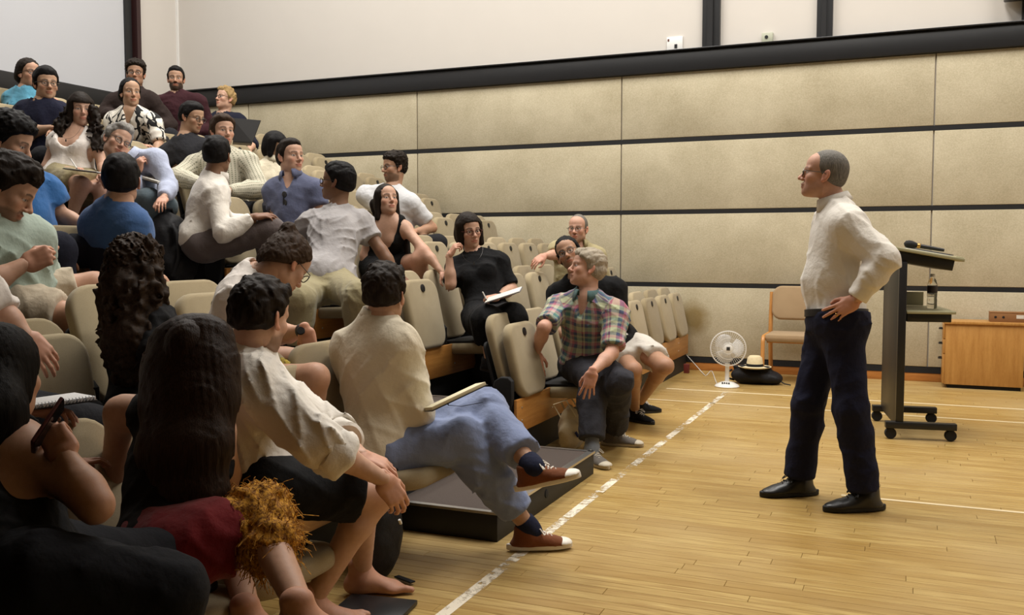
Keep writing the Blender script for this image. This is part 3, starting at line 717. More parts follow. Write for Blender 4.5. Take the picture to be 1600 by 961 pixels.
    def legp(nm, g0, g1, g2, t1=2., kk=.03):
        H, K, An, T = legs[nm]; te = min(1, t1); rh_, rk, rc_, ra = .086*s, .056*s, .054*s, .036*s
        out = [cone(H, H+(K-H)*te, rh_+g0, rh_+(rk-rh_)*te+g0+(g1-g0)*te, k=kk+.03)]
        if t1 > 1:
            u_ = t1-1; bk = -nrm(np.cross(np.cross(K-H, An-K), An-K)); bk = bk if np.linalg.norm(np.cross(nrm(K-H), nrm(An-K))) > .15 else -TF
            C_ = K+(An-K)*.3-bk*0+(-nrm((K-H)-(An-K)*((K-H)@(An-K))/((An-K)@(An-K))))*.012*s
            out.append(cone(K, C_, rk+g1, rc_+g1, k=kk))
            if u_ > .3: out.append(cone(C_, K+(An-K)*u_, rc_+g1, rc_+(ra-rc_)*((u_-.3)/.7)+g1+(g2-g1)*u_, k=kk))
        return out
    nl = R.T@(N+UT*.01-O)/s
    rb_ = .0140 if near else .0180
    prm = torso(0)+armp('R', 0, 0, 0)+armp('L', 0, 0, 0)+legp('R', 0, 0, 0)+legp('L', 0, 0, 0)
    prm += [cone(N-UT*.03*s, tohead(A(0, -.03, -.06), R, O, s), (.047 if fem else .056)*s*1.04, (.047 if fem else .056)*s, k=.04)]
    Vs, Qs, Ts = [], [], []; nv = 0
    def part(V, Q, T):
        nonlocal nv
        Vs.append(V); Qs.append(Q+nv); Ts.append(T); nv += len(V)
    V, Q = snet(*field(prm, rb_)); V = relax(V, Q, 2, .4); T = np.tile(col, (len(V), 1))
    for nm in 'RL':
        for jt, r_ in ((arms[nm][1], .05), (legs[nm][1], .07)):
            m_ = np.exp(-((V-jt)**2).sum(1)/r_**2)[:, None]*.35; T = T*(1-m_)+col*A(1.08, .8, .74)*m_
    part(V, Q, T)
    hres = .0031 if standing else .0044 if near else .0056
    V, Q = snet(*field(head_prims(sex, ho, nl), hres)); V = relax(V, Q, 1, .25); T = paint_head(V, col, ho); part(tohead(V, R, O, s), Q, T)
    hs = s*(.90 if fem else 1.0)
    for nm in 'RL':
        S, E, W, hd, ar = arms[nm]; n_ = ar.get('n', up); n_ = np.asarray(n_, float); n_ = nrm(n_-hd*(n_@hd)); hx2 = np.cross(hd, n_)
        V, Q = hand_mesh(ar.get('pose', 'relax'), nm == 'L', .0036 if standing else .0043 if near else .0062); RH = np.stack([hx2, hd, n_], 1); ar['frame'] = (W, RH, hs)
        V = tohead(V, RH, W, hs); T = np.tile(col*A(1.04, .92, .9), (len(V), 1)); part(V, Q, T)
    if shoes == 'bare':
        for nm in 'RL':
            H, K, An, T_ = legs[nm]; fdr = nrm(T_-An); z_ = nrm((K-An)-fdr*((K-An)@fdr)); fdr2 = nrm(A(fdr[0], fdr[1], 0)); z_ = up; RF = np.stack([np.cross(fdr2, z_), fdr2, z_], 1)
            V, Q = snet(*field(foot_prims(nm == 'L'), .0050)); V = relax(V, Q, 1, .3); V = tohead(V, RF, An, s); V[:, 2] = np.maximum(V[:, 2], flr+.001)
            T = np.tile(col*A(1.0, .88, .85), (len(V), 1)); part(V, Q, T)
    body = mesh('body', np.concatenate(Vs), np.concatenate(Qs), SKIN, np.concatenate(Ts))
    info = dict(root=root, B=B, O=O, R=R, P=P, N=N, UT=UT, TF=TF, TX=TX, arms=arms, legs=legs, s=s, mesh=mesh, L=L, SR=SR, SL=SL, label=label, col=col)
    # ---- garments
    gres = .0080 if near else .0135
    def garment(name, prims, cuts, m, seed, amp, wl=.085, rest=False, res=gres, it=2):
        wv = (wl, amp); sd_ = seed
        ext = []
        def post(f, X_, Y_, Z_):
            f = f+creases(X_, Y_, Z_, wv, sd_)*(f < .06)
            for c in cuts:
                if c[0] == 'y':
                    _, c_, d_, R_, L_ = c; lo_ = c_-R_-L_-.02; px, py, pz_ = X_-c_[0], Y_-c_[1], Z_-c_[2]; al = px*d_[0]+py*d_[1]+pz_*d_[2]
                    rd = np.sqrt(np.maximum(px*px+py*py+pz_*pz_-al*al, 0)); f = np.maximum(f, -np.maximum(np.maximum(-al, rd-R_), al-L_))
                elif c[0] == 's':
                    _, a_, b_, ra_, rb2 = c; ba = b_-a_; LL = max(1e-9, ba@ba); px, py, pz_ = X_-a_[0], Y_-a_[1], Z_-a_[2]
                    t = np.clip((px*ba[0]+py*ba[1]+pz_*ba[2])/LL, 0, 1); dd = np.sqrt((px-t*ba[0])**2+(py-t*ba[1])**2+(pz_-t*ba[2])**2)-(ra_+(rb2-ra_)*t); f = np.maximum(f, -dd)
            return f
        V, Q = snet(*field(prims, res, post)); V = relax(V, Q, it, .4)
        ex = {'rest': restco(V)} if rest else None
        return mesh(name, V, Q, m, None, ex)
    def restco(V):
        best = np.full(len(V), 9.); RC = np.zeros((len(V), 3)); bones = [(P, N, TX, TF, .13, 0)]
        for i, nm in enumerate('RL'):
            S, E, W, hd, ar = arms[nm]
            for j, (a, b) in enumerate(((S+(E-S)*.12, E), (E, W))):
                u_ = nrm(b-a); x_ = nrm(np.cross(u_, TF)); bones.append((a, b, x_, np.cross(u_, x_), .055, 1+i*2+j))
        for a, b, x_, y_, r_, off in bones:
            ba = b-a; t = np.clip(((V-a)@ba)/(ba@ba), -.2, 1.1); v = V-a-t[:, None]*ba; dd = np.linalg.norm(v, axis=1)-r_; m_ = dd < best
            c = np.stack([np.arctan2(v@x_, v@y_)*r_, v@y_, t*np.linalg.norm(ba)], 1)+A(.137*off, 0, .061*off); RC[m_] = c[m_]; best[m_] = dd[m_]
        return RC
    sd = len(PEOPLE)*3+11
    if bottom:
        b = bottom; t1 = b.get('len', 1.93); lo_ = b.get('loose', .012)
        wv_ = .018 if b.get('waist') else 0; pr_ = [ell(P+UT*.03*s, A(.158 if not fem else .168, .118, .12)*s+min(lo_, .012)+wv_, PR, k=.05)]
        if b.get('waist'): pr_ += [ell(P+UT*.15*s, A(.142, .112+belly*.6, .10)*s+.008, PR, k=.06)]
        for nm in 'RL': pr_ += legp(nm, lo_, lo_*1.15+.004, b.get('hem', .03), t1, .035)
        cuts = [cyl(P+UT*.062, UT, .5, .5)] if b.get('waist') else []
        if b.get('skirt'):
            a0, a1 = legs['R'], legs['L']
            for u_ in (.15, .4, .65, .9):
                if u_ < t1: pr_.append(cone(a0[0]+(a0[1]-a0[0])*u_, a1[0]+(a1[1]-a1[0])*u_, .062*s+lo_, k=.06))
        for nm in 'RL':
            H, K, An, T_ = legs[nm]; c_ = H+(K-H)*t1 if t1 <= 1 else K+(An-K)*(t1-1); dr = nrm(K-H) if t1 <= 1 else nrm(An-K)
            if b.get('skirt') and t1 <= 1: dr = nrm(legs['R'][1]+legs['L'][1]-legs['R'][0]-legs['L'][0])
            cuts.append(cyl(c_, dr, (.11 if not b.get('skirt') else .2)*s+lo_, .2))
        info['bottom'] = garment(b.get('name', 'trousers'), pr_, cuts, b['m'], sd, b.get('amp', .0035), b.get('wl', .10), res=.020 if b is DK else gres*1.25)
    if top:
        t = top; lo_ = t.get('loose', .014); t1 = t.get('sleeve', .55); hem = t.get('hem', .06)
        pr_ = torso(lo_, .06, t.get('hips', .018) if hem > 0 else 0., 1. if t1 > 0 else .58)
        cuts = [cyl(P-UT*hem, -UT, .6, .5)]
        if t1 > 0:
            g = t.get('sl', .016)
            for nm in 'RL':
                S, E, W, hd, ar = arms[nm]; pr_ += armp(nm, g, g*.95, t.get('cuff', .010), 0., t1)
                c_ = S+(E-S)*t1 if t1 <= 1 else E+(W-E)*(t1-1); dr = nrm(E-S) if t1 <= 1 else nrm(W-E); cuts.append(cyl(c_, dr, .064 if t1 > 1.3 else .085, .16))
        else:
            for S_, s2 in ((SR, 1), (SL, -1)): cuts.append(('s', S_+TX*s2*.03*s+UT*.03, S_+TX*s2*.10*s-UT*.10*s, .068*s, .09*s))
        nk = t.get('neck', .062); hb = tohead(A(0, -.03, -.06), R, O, s)
        cuts.append(('s', N+UT*.035*s+TF*.012, hb+UT*.06, nk*s, nk*s*1.15))
        if t.get('scoop'):
            a_, r_ = t['scoop']; cuts.append(('s', N-UT*a_*s+TF*.11*s, N+UT*.10*s+TF*.07*s, r_*s, r_*s*1.15))
        if t.get('open'): cuts.append(('s', N-UT*.06*s+TF*.125*s, N+UT*.06*s+TF*.07*s, .018*s, .05*s))
        info['top'] = garment(t.get('name', 'shirt'), pr_, cuts, t['m'], sd+1, t.get('amp', .0045), t.get('wl', .09), rest=t.get('rest', False))
        if t.get('collar'):
            na = nrm(nrm(hb-N)*.6+UT*.4); rx = nrm(np.cross(TF, na)); ry = np.cross(na, rx); c_ = N+UT*t.get('cz', .048)*s+TF*.010; vs = []; fs = []; n = 28; r0 = .068*s
            op = 24 if t.get('open') else 4
            for i in range(n+1):
                an = math.radians(90+(op+(360-2*op)*i/n)); w_ = abs(i/n-.5)*2; e = rx*math.cos(an)+ry*math.sin(an); fl = 1+.10*w_**3
                hh = (.034-.010*w_)*s
                for rr_, h_ in ((r0*.97, -.012*s), (r0*1.0, hh), (r0*1.08*fl, hh*.92), (r0*1.32*fl, -.016*s-.026*s*w_**4)): vs.append(c_+e*rr_+na*h_)
            for i in range(n):
                for j in range(3): a0 = i*4+j; fs.append((a0, a0+4, a0+5, a0+1))
            for sg in (-1, 1):
                b0 = len(vs); ee = lambda dg: rx*math.cos(math.radians(90+sg*dg))+ry*math.sin(math.radians(90+sg*dg))
                vs += [c_+ee(op+1)*r0*1.10+na*.024*s, c_+ee(op+47)*r0*1.12+na*.026*s, c_+ee(op+40)*r0*1.34-na*.020*s, c_+ee(op+14)*r0*1.46-na*.052*s]; fs.append((b0, b0+1, b0+2, b0+3))
            V_ = np.array(vs); o_ = mesh('collar', V_, np.array(fs), t.get('cm', t['m'])); md = o_.modifiers.new('thick', 'SOLIDIFY'); md.thickness = .003; md.offset = 0
    # ---- hair
    if hair:
        V, Q = hair_mesh(hair['style'], hair, .0046 if near else .0066, None)
        Vw = tohead(V, R, O, s)
        if hair.get('px'):                       # long hair falling over the back, in world space
            pts = [atd(u, v, depth(O)+dd) for u, v, dd, r_ in hair['px']]; rs = [t_[3] for t_ in hair['px']]; side = hair.get('tside'); pr_ = []
            side = nrm(side) if side is not None else TX
            for i in range(len(pts)-1): pr_.append(cone(pts[i], pts[i+1], rs[i], rs[i+1], k=.05, q=hair.get('tq', 1.8), side=side))
            for ch in hair.get('px2', []):
                p2 = [atd(u, v, depth(O)+dd) for u, v, dd, r_ in ch]
                for i in range(len(p2)-1): pr_.append(cone(p2[i], p2[i+1], ch[i][3], ch[i+1][3], k=.03, q=hair.get('tq', 1.8), side=side))
            st = hair['style']; am = hair.get('amp', .0016 if st == 'long' else .008)
            wv = fold_waves(5, .013 if st == 'long' else .028, am, 10, axis=A(0, 0, 1.1547) if st == 'long' else None)
            wv += fold_waves(9, .045, am*(.6 if st == 'long' else 1.6), 5, axis=A(0, 0, 1.1547 if st == 'long' else 1))
            V2, Q2 = snet(*field(pr_, .0072, lambda f, X_, Y_, Z_: f+(wave if st == 'long' else wavew)(X_, Y_, Z_, wv)*(f < .05))); V2 = relax(V2, Q2, 1, .3); Q = np.concatenate([Q, Q2+len(Vw)]); Vw = np.concatenate([Vw, V2])
        mesh('hair', Vw, Q, hair['m'])
        info['hair'] = True
    if glasses: add_glasses(info, glasses)
    if shoes and shoes != 'bare':
        for nm in 'RL': make_shoe(info, nm, shoes)
    if dbg: print('DBG', label[:40], dbg)
    PEOPLE.append(info); return info
def add_glasses(i, m):
    R, O, s = i['R'], i['O'], i['s']; mb = MB(); T = lambda p: tohead(np.asarray(p, float), R, O, s)-i['B']
    for sg in (-1, 1):
        pts = []
        for k in range(14):
            a = 2*math.pi*k/14; pts.append(T(A(sg*.033+.023*math.cos(a), .103-.004*abs(math.cos(a)), .0+.018*math.sin(a))))
        mb.tube(pts, .0023, 6, closed=True)
        mb.tube([T(A(sg*.055, .100, .006)), T(A(sg*.076, .085, .008)), T(A(sg*.083, .0, .008)), T(A(sg*.080, -.03, -.008))], .0020, 5)
    mb.tube([T(A(-.011, .104, .004)), T(A(0, .107, .007)), T(A(.011, .104, .004))], .0021, 5)
    o = mb.build('eyeglasses', m, i['root']); return o
SHOE = {}
def make_shoe(i, nm, st):
    """st: dict(upper, sole, lace, toe) materials"""
    H, K, An, T = i['legs'][nm]; s = i['s']; fd = nrm(T-An); 
    up = A(0, 0, 1)
    fd = nrm(fd+nrm(An-K)*0); z = nrm((K-An)-fd*((K-An)@fd))
    pitch = st.get('pitch'+nm)
    if pitch is None: f2 = nrm(A(fd[0], fd[1], 0)); z = up; fd = f2
    else:
        f2 = nrm(A(fd[0], fd[1], 0)); p = math.radians(pitch); fd = f2*math.cos(p)+up*math.sin(p); z = up*math.cos(p)-f2*math.sin(p)
    X = np.cross(fd, z); R = np.stack([X, fd, z], 1); m = -1 if nm == 'L' else 1; B = i['B']
    zb = -.088; s = s*st.get('scale', 1.)
    up_ = [cone((0, -.028, -.055), (0, -.02, .0), .036, .038, k=.03, q=1.3, side=A(0, 1, 0)), cone((0, .0, -.03), (0, .10, -.062), .036, .026, k=.03, q=1.25, side=A(1, 0, 0)),
           ell((m*-.005, .125, -.070), (.042, .055, .024), k=.03), ell((0, .02, -.072), (.037, .11, .026), k=.03)]
    hi = st.get('top', .002)
    def post(f, X_, Y_, Z_): return np.maximum(np.maximum(f, zb+.018-Z_), Z_-hi-.25*np.maximum(0, -Y_))
    V, Q = snet(*field(up_, .0055 if 'lace' in st else .010, post)); V = relax(V, Q, 2, .4); zo = A(0, 0, .088*(s-i['s'])); g = lambda V: tohead(V, R, An+zo, s)
    sh = i['mesh']('shoe', g(V), Q, st['upper'])
    out = []
    for k in range(36):
        a = 2*math.pi*k/36; y = .042+.145*math.sin(a); w_ = .040+.008*math.sin(a)-.010*max(0, math.sin(a))**6-.004*math.exp(-((y-.03)/.04)**2); out.append((m*-.004*max(0, math.sin(a))+w_*math.cos(a)*(1 if True else 0), y))
    mb = MB(); M = frame(x=R[:, 0], z=R[:, 2], o=g(A(0, 0, zb))-B)
    for r_ in range(3): M[r_][0] *= s; M[r_][1] *= s; M[r_][2] *= s
    mb.prism(out, st.get('sh', .026), M, bev=.005); so = mb.build('sole', st['sole'], sh)
    if 'toe' in st:
        V, Q = snet(*field([ell((m*-.005, .142, -.070), (.0405, .044, .0245), k=.01), ell((m*-.005, .13, -.075), (.042, .05, .02), k=.02)], .005, lambda f, X_, Y_, Z_: np.maximum(np.maximum(f, zb+.02-Z_), .128-Y_))); 
        i['mesh']('toe_cap', g(relax(V, Q, 1, .4)), Q, st['toe'], parent=sh)
    if 'lace' in st:
        mb = MB()
        for k in range(6):
            y = .035+.014*k; zz = -.008-.0052*k*1.0-.001*k*k*.35; hw = .024-.001*k; e = 1 if k % 2 else -1
            mb.tube([g(A(-hw, y, zz-.012))-B, g(A(-hw*.5, y+.003*e, zz+.003))-B, g(A(hw*.5, y-.003*e, zz+.003))-B, g(A(hw, y, zz-.012))-B], .0034, 6)
        for sg in (-1, 1):
            c = A(sg*.012, .028, .0); mb.tube([g(c)-B, g(c+A(sg*.022, .012, .006))-B, g(c+A(sg*.038, .026, -.016))-B, g(c+A(sg*.030, .030, -.018))-B, g(c+A(sg*.006, .010, .004))-B], .003, 6)
        mb.build('laces', st['lace'], sh)
    if 'sock' in st:
        V, Q = snet(*field([cone(An+(K-An)*.0, An+(K-An)*st.get('sockh', .22), .043*s, .044*s, k=.01), cone(An-(K-An)*.05, An+(K-An)*.02, .042*s, .043*s, k=.02)], .007, lambda f, X_, Y_, Z_: np.maximum(f, (X_-(An+(K-An)*st.get('sockh', .22))[0])*nrm(K-An)[0]+(Y_-(An+(K-An)*st.get('sockh', .22))[1])*nrm(K-An)[1]+(Z_-(An+(K-An)*st.get('sockh', .22))[2])*nrm(K-An)[2])))
        i['mesh']('sock', relax(V, Q, 1, .4), Q, st['sock'])
# ================================================================== the cast
PALE = (.55, .34, .24); FAIR = (.51, .305, .205); TANN = (.42, .245, .155); OLIVE = (.43, .26, .17); BROWN = (.22, .12, .07); EAST = (.48, .30, .195)
H_BLACK = hairmat('black_hair', (.006, .005, .005)); H_DARK = hairmat('dark_brown_hair', (.014, .009, .006)); H_BROWN = hairmat('brown_hair', (.035, .02, .012))
H_LONG = hairmat('long_dark_brown_hair', (.015, .009, .006), (.042, .023, .014), .36); H_CURL = hairmat('curly_brown_hair', (.013, .007, .004), (.042, .024, .013), .5, (1, 1, 1), 120.)
H_BLOND = hairmat('blond_hair', (.30, .18, .07), (.5, .34, .15)); H_GREY = hairmat('grey_hair', (.16, .15, .14), (.42, .40, .37)); H_SAND = hairmat('sandy_grey_hair', (.30, .24, .17), (.52, .45, .35))
H_STEEL = hairmat('short_grey_hair', (.10, .09, .08), (.26, .24, .21))
M_SPEC = mat('dark_spectacle_frame', (.012, .010, .010), .3); M_SPECT = mat('steel_spectacle_frame', (.10, .095, .09), .3, .8)
C = lambda n, r_, g, b, **k: cloth(n, srgb(r_, g, b), **k)
DK = dict(m=C('dark_trousers', 30, 30, 34), len=1.95)
SH_DK = dict(upper=C('dark_shoe', 22, 20, 20), sole=mat('dark_sole', (.015, .015, .016), .7))
def plaid():
    m, nt, bs = newmat('madras_plaid'); a = nd(nt, 'ShaderNodeAttribute', attribute_name='rest'); sp = nd(nt, 'ShaderNodeSeparateXYZ'); nt.links.new(a.outputs['Vector'], sp.inputs[0])
    def cell(x, period, off):
        return mathn(nt, 'FRACT', mathn(nt, 'ADD', mathn(nt, 'DIVIDE', x, period), off))
    def bands(x, period, cols):
        f = cell(x, period, .13); r_ = nd(nt, 'ShaderNodeValToRGB'); r_.color_ramp.interpolation = 'CONSTANT'; e = r_.color_ramp.elements
        for i, (p, c) in enumerate(cols):
            el = e[i] if i < 2 else e.new(p); el.position = p; el.color = (*srgb(*c), 1)
        nt.links.new(f, r_.inputs[0]); return r_.outputs[0]
    cx = bands(sp.outputs[0], .135, [(0, (176, 182, 142)), (.22, (40, 58, 96)), (.36, (170, 84, 108)), (.46, (196, 176, 168)), (.58, (64, 128, 122)), (.74, (48, 62, 104)), (.86, (186, 182, 140)), (.93, (110, 40, 62))])
    cz = bands(sp.outputs[2], .155, [(0, (182, 186, 148)), (.20, (50, 62, 108)), (.34, (188, 120, 132)), (.48, (178, 178, 140)), (.55, (60, 112, 112)), (.68, (160, 160, 130)), (.78, (34, 44, 84)), (.90, (176, 90, 110))])
    c = mixc(nt, .5, cx, cz); co = coords(nt); n = noise(nt, co, 700., 2.)
    nt.links.new(mixc(nt, mathn(nt, 'MULTIPLY', n, .2), c, (.5, .5, .5)), bs.inputs['Base Color']); bs.inputs['Roughness'].default_value = .9; n3 = noise(nt, co, 38., 3.); bump(nt, bs, n3, .35, .012); return m
def bwprint():
    m, nt, bs = newmat('black_white_print'); a = nd(nt, 'ShaderNodeAttribute', attribute_name='rest'); v = nd(nt, 'ShaderNodeTexVoronoi', feature='DISTANCE_TO_EDGE'); v.inputs['Scale'].default_value = 15.
    mp = nd(nt, 'ShaderNodeMapping'); mp.inputs[3].default_value = (1, .3, .62); mp.inputs[2].default_value = (0, .5, 0); nt.links.new(a.outputs['Vector'], mp.inputs[0])
    n = nd(nt, 'ShaderNodeTexNoise'); n.inputs['Scale'].default_value = 14.; nt.links.new(mp.outputs[0], n.inputs['Vector']); ad = nd(nt, 'ShaderNodeVectorMath', operation='MULTIPLY_ADD'); nt.links.new(n.outputs['Color'], ad.inputs[0]); ad.inputs[1].default_value = (.07, .07, .07); nt.links.new(mp.outputs[0], ad.inputs[2])
    nt.links.new(ad.outputs[0], v.inputs['Vector']); f = mathn(nt, 'LESS_THAN', v.outputs['Distance'], .085)
    nt.links.new(mixc(nt, f, srgb(232, 226, 214), (.008, .008, .009)), bs.inputs['Base Color']); bs.inputs['Roughness'].default_value = .85; return m
def stripes():
    m, nt, bs = newmat('ribbed_striped_knit'); a = nd(nt, 'ShaderNodeAttribute', attribute_name='rest'); sp = nd(nt, 'ShaderNodeSeparateXYZ'); nt.links.new(a.outputs['Vector'], sp.inputs[0])
    f = mathn(nt, 'FRACT', mathn(nt, 'DIVIDE', sp.outputs[0], .021)); g = mathn(nt, 'LESS_THAN', f, .36); h = mathn(nt, 'LESS_THAN', mathn(nt, 'FRACT', mathn(nt, 'DIVIDE', sp.outputs[2], .016)), .6)
    nt.links.new(mixc(nt, mathn(nt, 'MULTIPLY', g, h), srgb(200, 194, 174), srgb(132, 132, 112)), bs.inputs['Base Color']); bs.inputs['Roughness'].default_value = .95; bump(nt, bs, f, .3, .004); return m
def goldprint(name, c1, c2, sc):
    m, nt, bs = newmat(name); co = coords(nt); n = noise(nt, co, sc, 4., .7); nt.links.new(mixc(nt, ramp(nt, n, .42, .58), c1, c2), bs.inputs['Base Color']); bs.inputs['Roughness'].default_value = .9; bump(nt, bs, n, .3, .01); return m
M_PLAID, M_PRINT, M_STRIPE = plaid(), bwprint(), stripes()
WHITE = C('white_cotton', 226, 220, 210, var=.04); WHITE2 = C('white_tee_cotton', 228, 220, 212, var=.04)
def P_(row=None, **k):
    i = person(row=row, **k); i['row'] = row; return i
# ---- the lecturer
speaker = P_(label='standing grey-haired lecturer in white shirt and navy trousers, hand on hip', head=(1287, 274), d=4.78, face=(-90, 9, 0), group='lecturer', near=True, standing=True,
    skin=(.56, .32, .225), hip=(1309, 506, 4.76), neck=(1307, 328, .0), tyaw=-86, shL=(1322, 350, -.16), shR=(1300, 352, .17), belly=.035,
    ho=dict(nose=1.12, brow=(.06, .05, .04), browa=.6, lip=(.32, .15, .12), beard=((.25, .16, .12), .25, -.03)), hair=dict(style='crop', m=H_STEEL, th=.006, front=.088, recede=.018, nape=-.055, side=-.005),
    armL=dict(e=(1382, 406, -.12), w=(1336, 470, .05), h=(1297, 494, .035), pose='spread', n=A(.1, -1, .25)), armR=dict(e=(1318, 418, .12), w=(1310, 480, .0), h=(1300, 520, .0), pose='flat', n=A(0, 1, 0)),
    legL=dict(h=(1318, 512, -.08), k=(1330, 640, -.04), a=(1350, 770, 'z.09'), t=(1290, 789, -.02)), legR=dict(h=(1296, 512, .09), k=(1262, 632, .03), a=(1247, 748, 'z.09'), t=(1190, 762, -.02)),
    top=dict(m=WHITE, sleeve=1.94, hem=-.045, collar=True, loose=.022, sl=.026, cuff=.014, amp=.0048, wl=.11, neck=.060, open=False), bottom=dict(m=C('navy_suit_trousers', 20, 22, 44, sheen=.05), len=1.97, loose=.016, hem=.042, amp=.004, waist=True),
    shoes=dict(upper=mat('black_leather', (.008, .008, .009), .35), sole=mat('black_rubber', (.006, .006, .007), .6), lace=mat('black_lace', (.01, .01, .01), .6), top=.01, scale=1.13), glasses=M_SPECT)
# ---- front row, near block
P_(1, label='barefoot man in white rolled-sleeve shirt and black shorts, leaning on his knee', head=(407, 497, .12), face=(140, -14, 0), near=True, skin=PALE, hip=(396, 766, 3.12), neck=(376, 566, .02), tyaw=100, shR=(398, 606, -.16), shL=(412, 600, .18), s=1.0,
    ho=dict(beard=((.10, .06, .04), .6, -.035)), hair=dict(style='tousled', m=H_DARK, th=.013, nape=-.06),
    armR=dict(e=(500, 695, 'n'), w=(600, 750, 'f'), h=(628, 792, .03), pose='relax', n=A(.6, -.6, .5)), armL=dict(e=(520, 682, 'f'), w=(565, 712, 'n'), h=(612, 730, .0), pose='relax', n=A(.1, -.2, 1)),
    legR=dict(h=(405, 760, -.09), k=(592, 772, 'f'), a=(490, 935, 'z.10'), t=(545, 985, .02)), legL=dict(h=(420, 738, .09), k=(575, 752, .16), a=(566, 890, 'z.095'), t=(645, 922, .05)),
    top=dict(m=WHITE, sleeve=1.18, hem=.06, collar=True, loose=.024, sl=.03, cuff=.022, amp=.008, wl=.09), bottom=dict(name='shorts', m=C('black_shorts_cloth', 16, 16, 18), len=.80, loose=.022, amp=.006), shoes='bare')
P_(1, label='man in cream overshirt and blue trousers, legs crossed, notebook on lap', head=(602, 462, .05), face=(158, -2, 0), near=True, skin=TANN, hip=(592, 706, 3.98), neck=(590, 512, .0), tyaw=125, shR=(624, 540, -.10), shL=(546, 548, .12), s=1.0,
    hair=dict(style='tousled', m=H_DARK, th=.017, nape=-.05), armR=dict(e=(652, 640, 'f'), w=(635, 660, .04), h=(655, 655, .05), pose='curl', n=A(0, -1, .3)), armL=dict(w=(650, 650, .15), pose='relax'),
    legR=dict(h=(610, 712, -.08), k=(722, 684, .06), a=(828, 826, 'z.095'), t=(905, 846, .03)), legL=dict(h=(600, 690, .09), k=(760, 642, .06), a=(832, 728, 'n'), t=(905, 712, -.05)),
    top=dict(m=C('cream_overshirt', 214, 203, 180, var=.05), sleeve=1.5, hem=.07, collar=True, loose=.026, sl=.026, amp=.0055, wl=.14), bottom=dict(m=C('blue_cotton_trousers', 122, 134, 166), len=1.80, loose=.022, hem=.036, amp=.006),
    shoes=dict(upper=C('brown_canvas', 112, 62, 32), sole=mat('white_rubber', srgb(225, 218, 206), .5), toe=mat('white_toe_rubber', srgb(232, 226, 214), .45), lace=C('white_lace', 232, 226, 214), sock=C('navy_sock', 26, 30, 52), sockh=.10, pitchL=16, pitchR=0))
P_(1, label='woman with very long straight brown hair, black top and red skirt', head=(303, 565, .12), face=(165, -6, 0), sex='f', near=True, skin=FAIR, hip=(250, 880, 2.62), neck=(288, 642, .02), tyaw=150, shR=(338, 672, -.06), shL=(190, 645, .06), s=.97,
    hair=dict(style='long', m=H_LONG, th=.014, px=[(300, 535, .0, .088), (297, 580, -.03, .090), (296, 630, -.07, .088), (288, 700, -.13, .085), (290, 780, -.15, .075), (302, 840, -.14, .05)], tq=1.55), armR=dict(e=(365, 760, 'f'), w=(390, 800, .12), pose='relax'), armL=dict(e=(172, 765, .12), w=(230, 800, .3), pose='relax'),
    legR=dict(h=(285, 860, -.08), k=(408, 800, .12), a=(470, 950, 'n')), legL=dict(h=(270, 840, .09), k=(352, 812, .3), a=(388, 955, 'n')),
    top=dict(m=C('black_top_cloth', 11, 10, 11), sleeve=0, hem=-.02, loose=.010, neck=.07, scoop=(.10, .09)), bottom=dict(name='skirt', m=C('red_skirt_cloth', 104, 8, 15), len=.55, loose=.02, skirt=True, amp=.006), shoes='bare')
P_(1, label='woman with dark ponytail in black tank top and jeans, nearest at left, phone in hand', head=(2, 592, .05), face=(146, 2, 0), sex='f', near=True, skin=FAIR, hip=(30, 925, 2.06), neck=(-5, 676, .02), tyaw=110, shR=(42, 708, -.12), shL=(20, 690, .18), s=1.0,
    hair=dict(style='long', m=H_BLACK, th=.016, px=[(-4, 580, -.02, .075), (-12, 660, -.10, .065), (-22, 760, -.14, .045)], tq=1.4, sidelock=False), armR=dict(e=(150, 790, 'n'), w=(103, 712, .06), h=(76, 668, .03), pose='curl', n=A(.5, -.8, .2)), armL=dict(w=(95, 740, .25)),
    legR=dict(h=(60, 905, -.08), k=(262, 925, .1)), legL=dict(h=(60, 880, .1), k=(240, 880, .3)),
    top=dict(name='tank_top', m=MATS['black_top_cloth'], sleeve=0, hem=.03, loose=.010, neck=.07, scoop=(.10, .09)), bottom=dict(name='jeans', m=C('dark_denim', 17, 18, 24), len=1.9, loose=.014), shoes=SH_DK)
# ---- second row, near block
P_(2, label='bespectacled man with small hair bun bent forward in white T-shirt, black wristwatch', head=(447, 412, .22), d=4.05, face=(126, -42, 0), near=True, skin=FAIR, hip=(352, 585, 4.02), neck=(395, 438, .02), tyaw=85, shR=(372, 470, -.12), shL=(415, 462, .2), s=1.0,
    ho=dict(nose=1.05), hair=dict(style='bun', m=H_BROWN, th=.015, nape=-.05, bun=(0, -.088, .118, .036)), glasses=M_SPEC,
    armL=dict(e=(438, 525, 'f'), w=(477, 516, 'n'), h=(487, 552, 0.), pose='curl', n=A(.3, -.8, .4)), armR=dict(e=(425, 560, 'f'), w=(480, 553, .1), h=(505, 548, .03), pose='grip', n=A(0, -1, .3)),
    legR=dict(h=(365, 600, -.09), k=(492, 590, 'n'), a=(485, 690, .1)), legL=dict(k=(480, 575, .3)),
    top=dict(name='t_shirt', m=WHITE2, sleeve=.40, hem=.06, loose=.018, sl=.018, amp=.004), bottom=dict(name='shorts', m=goldprint('yellow_print_shorts', srgb(66, 58, 34), srgb(186, 166, 70), 34.), len=.62, loose=.022))
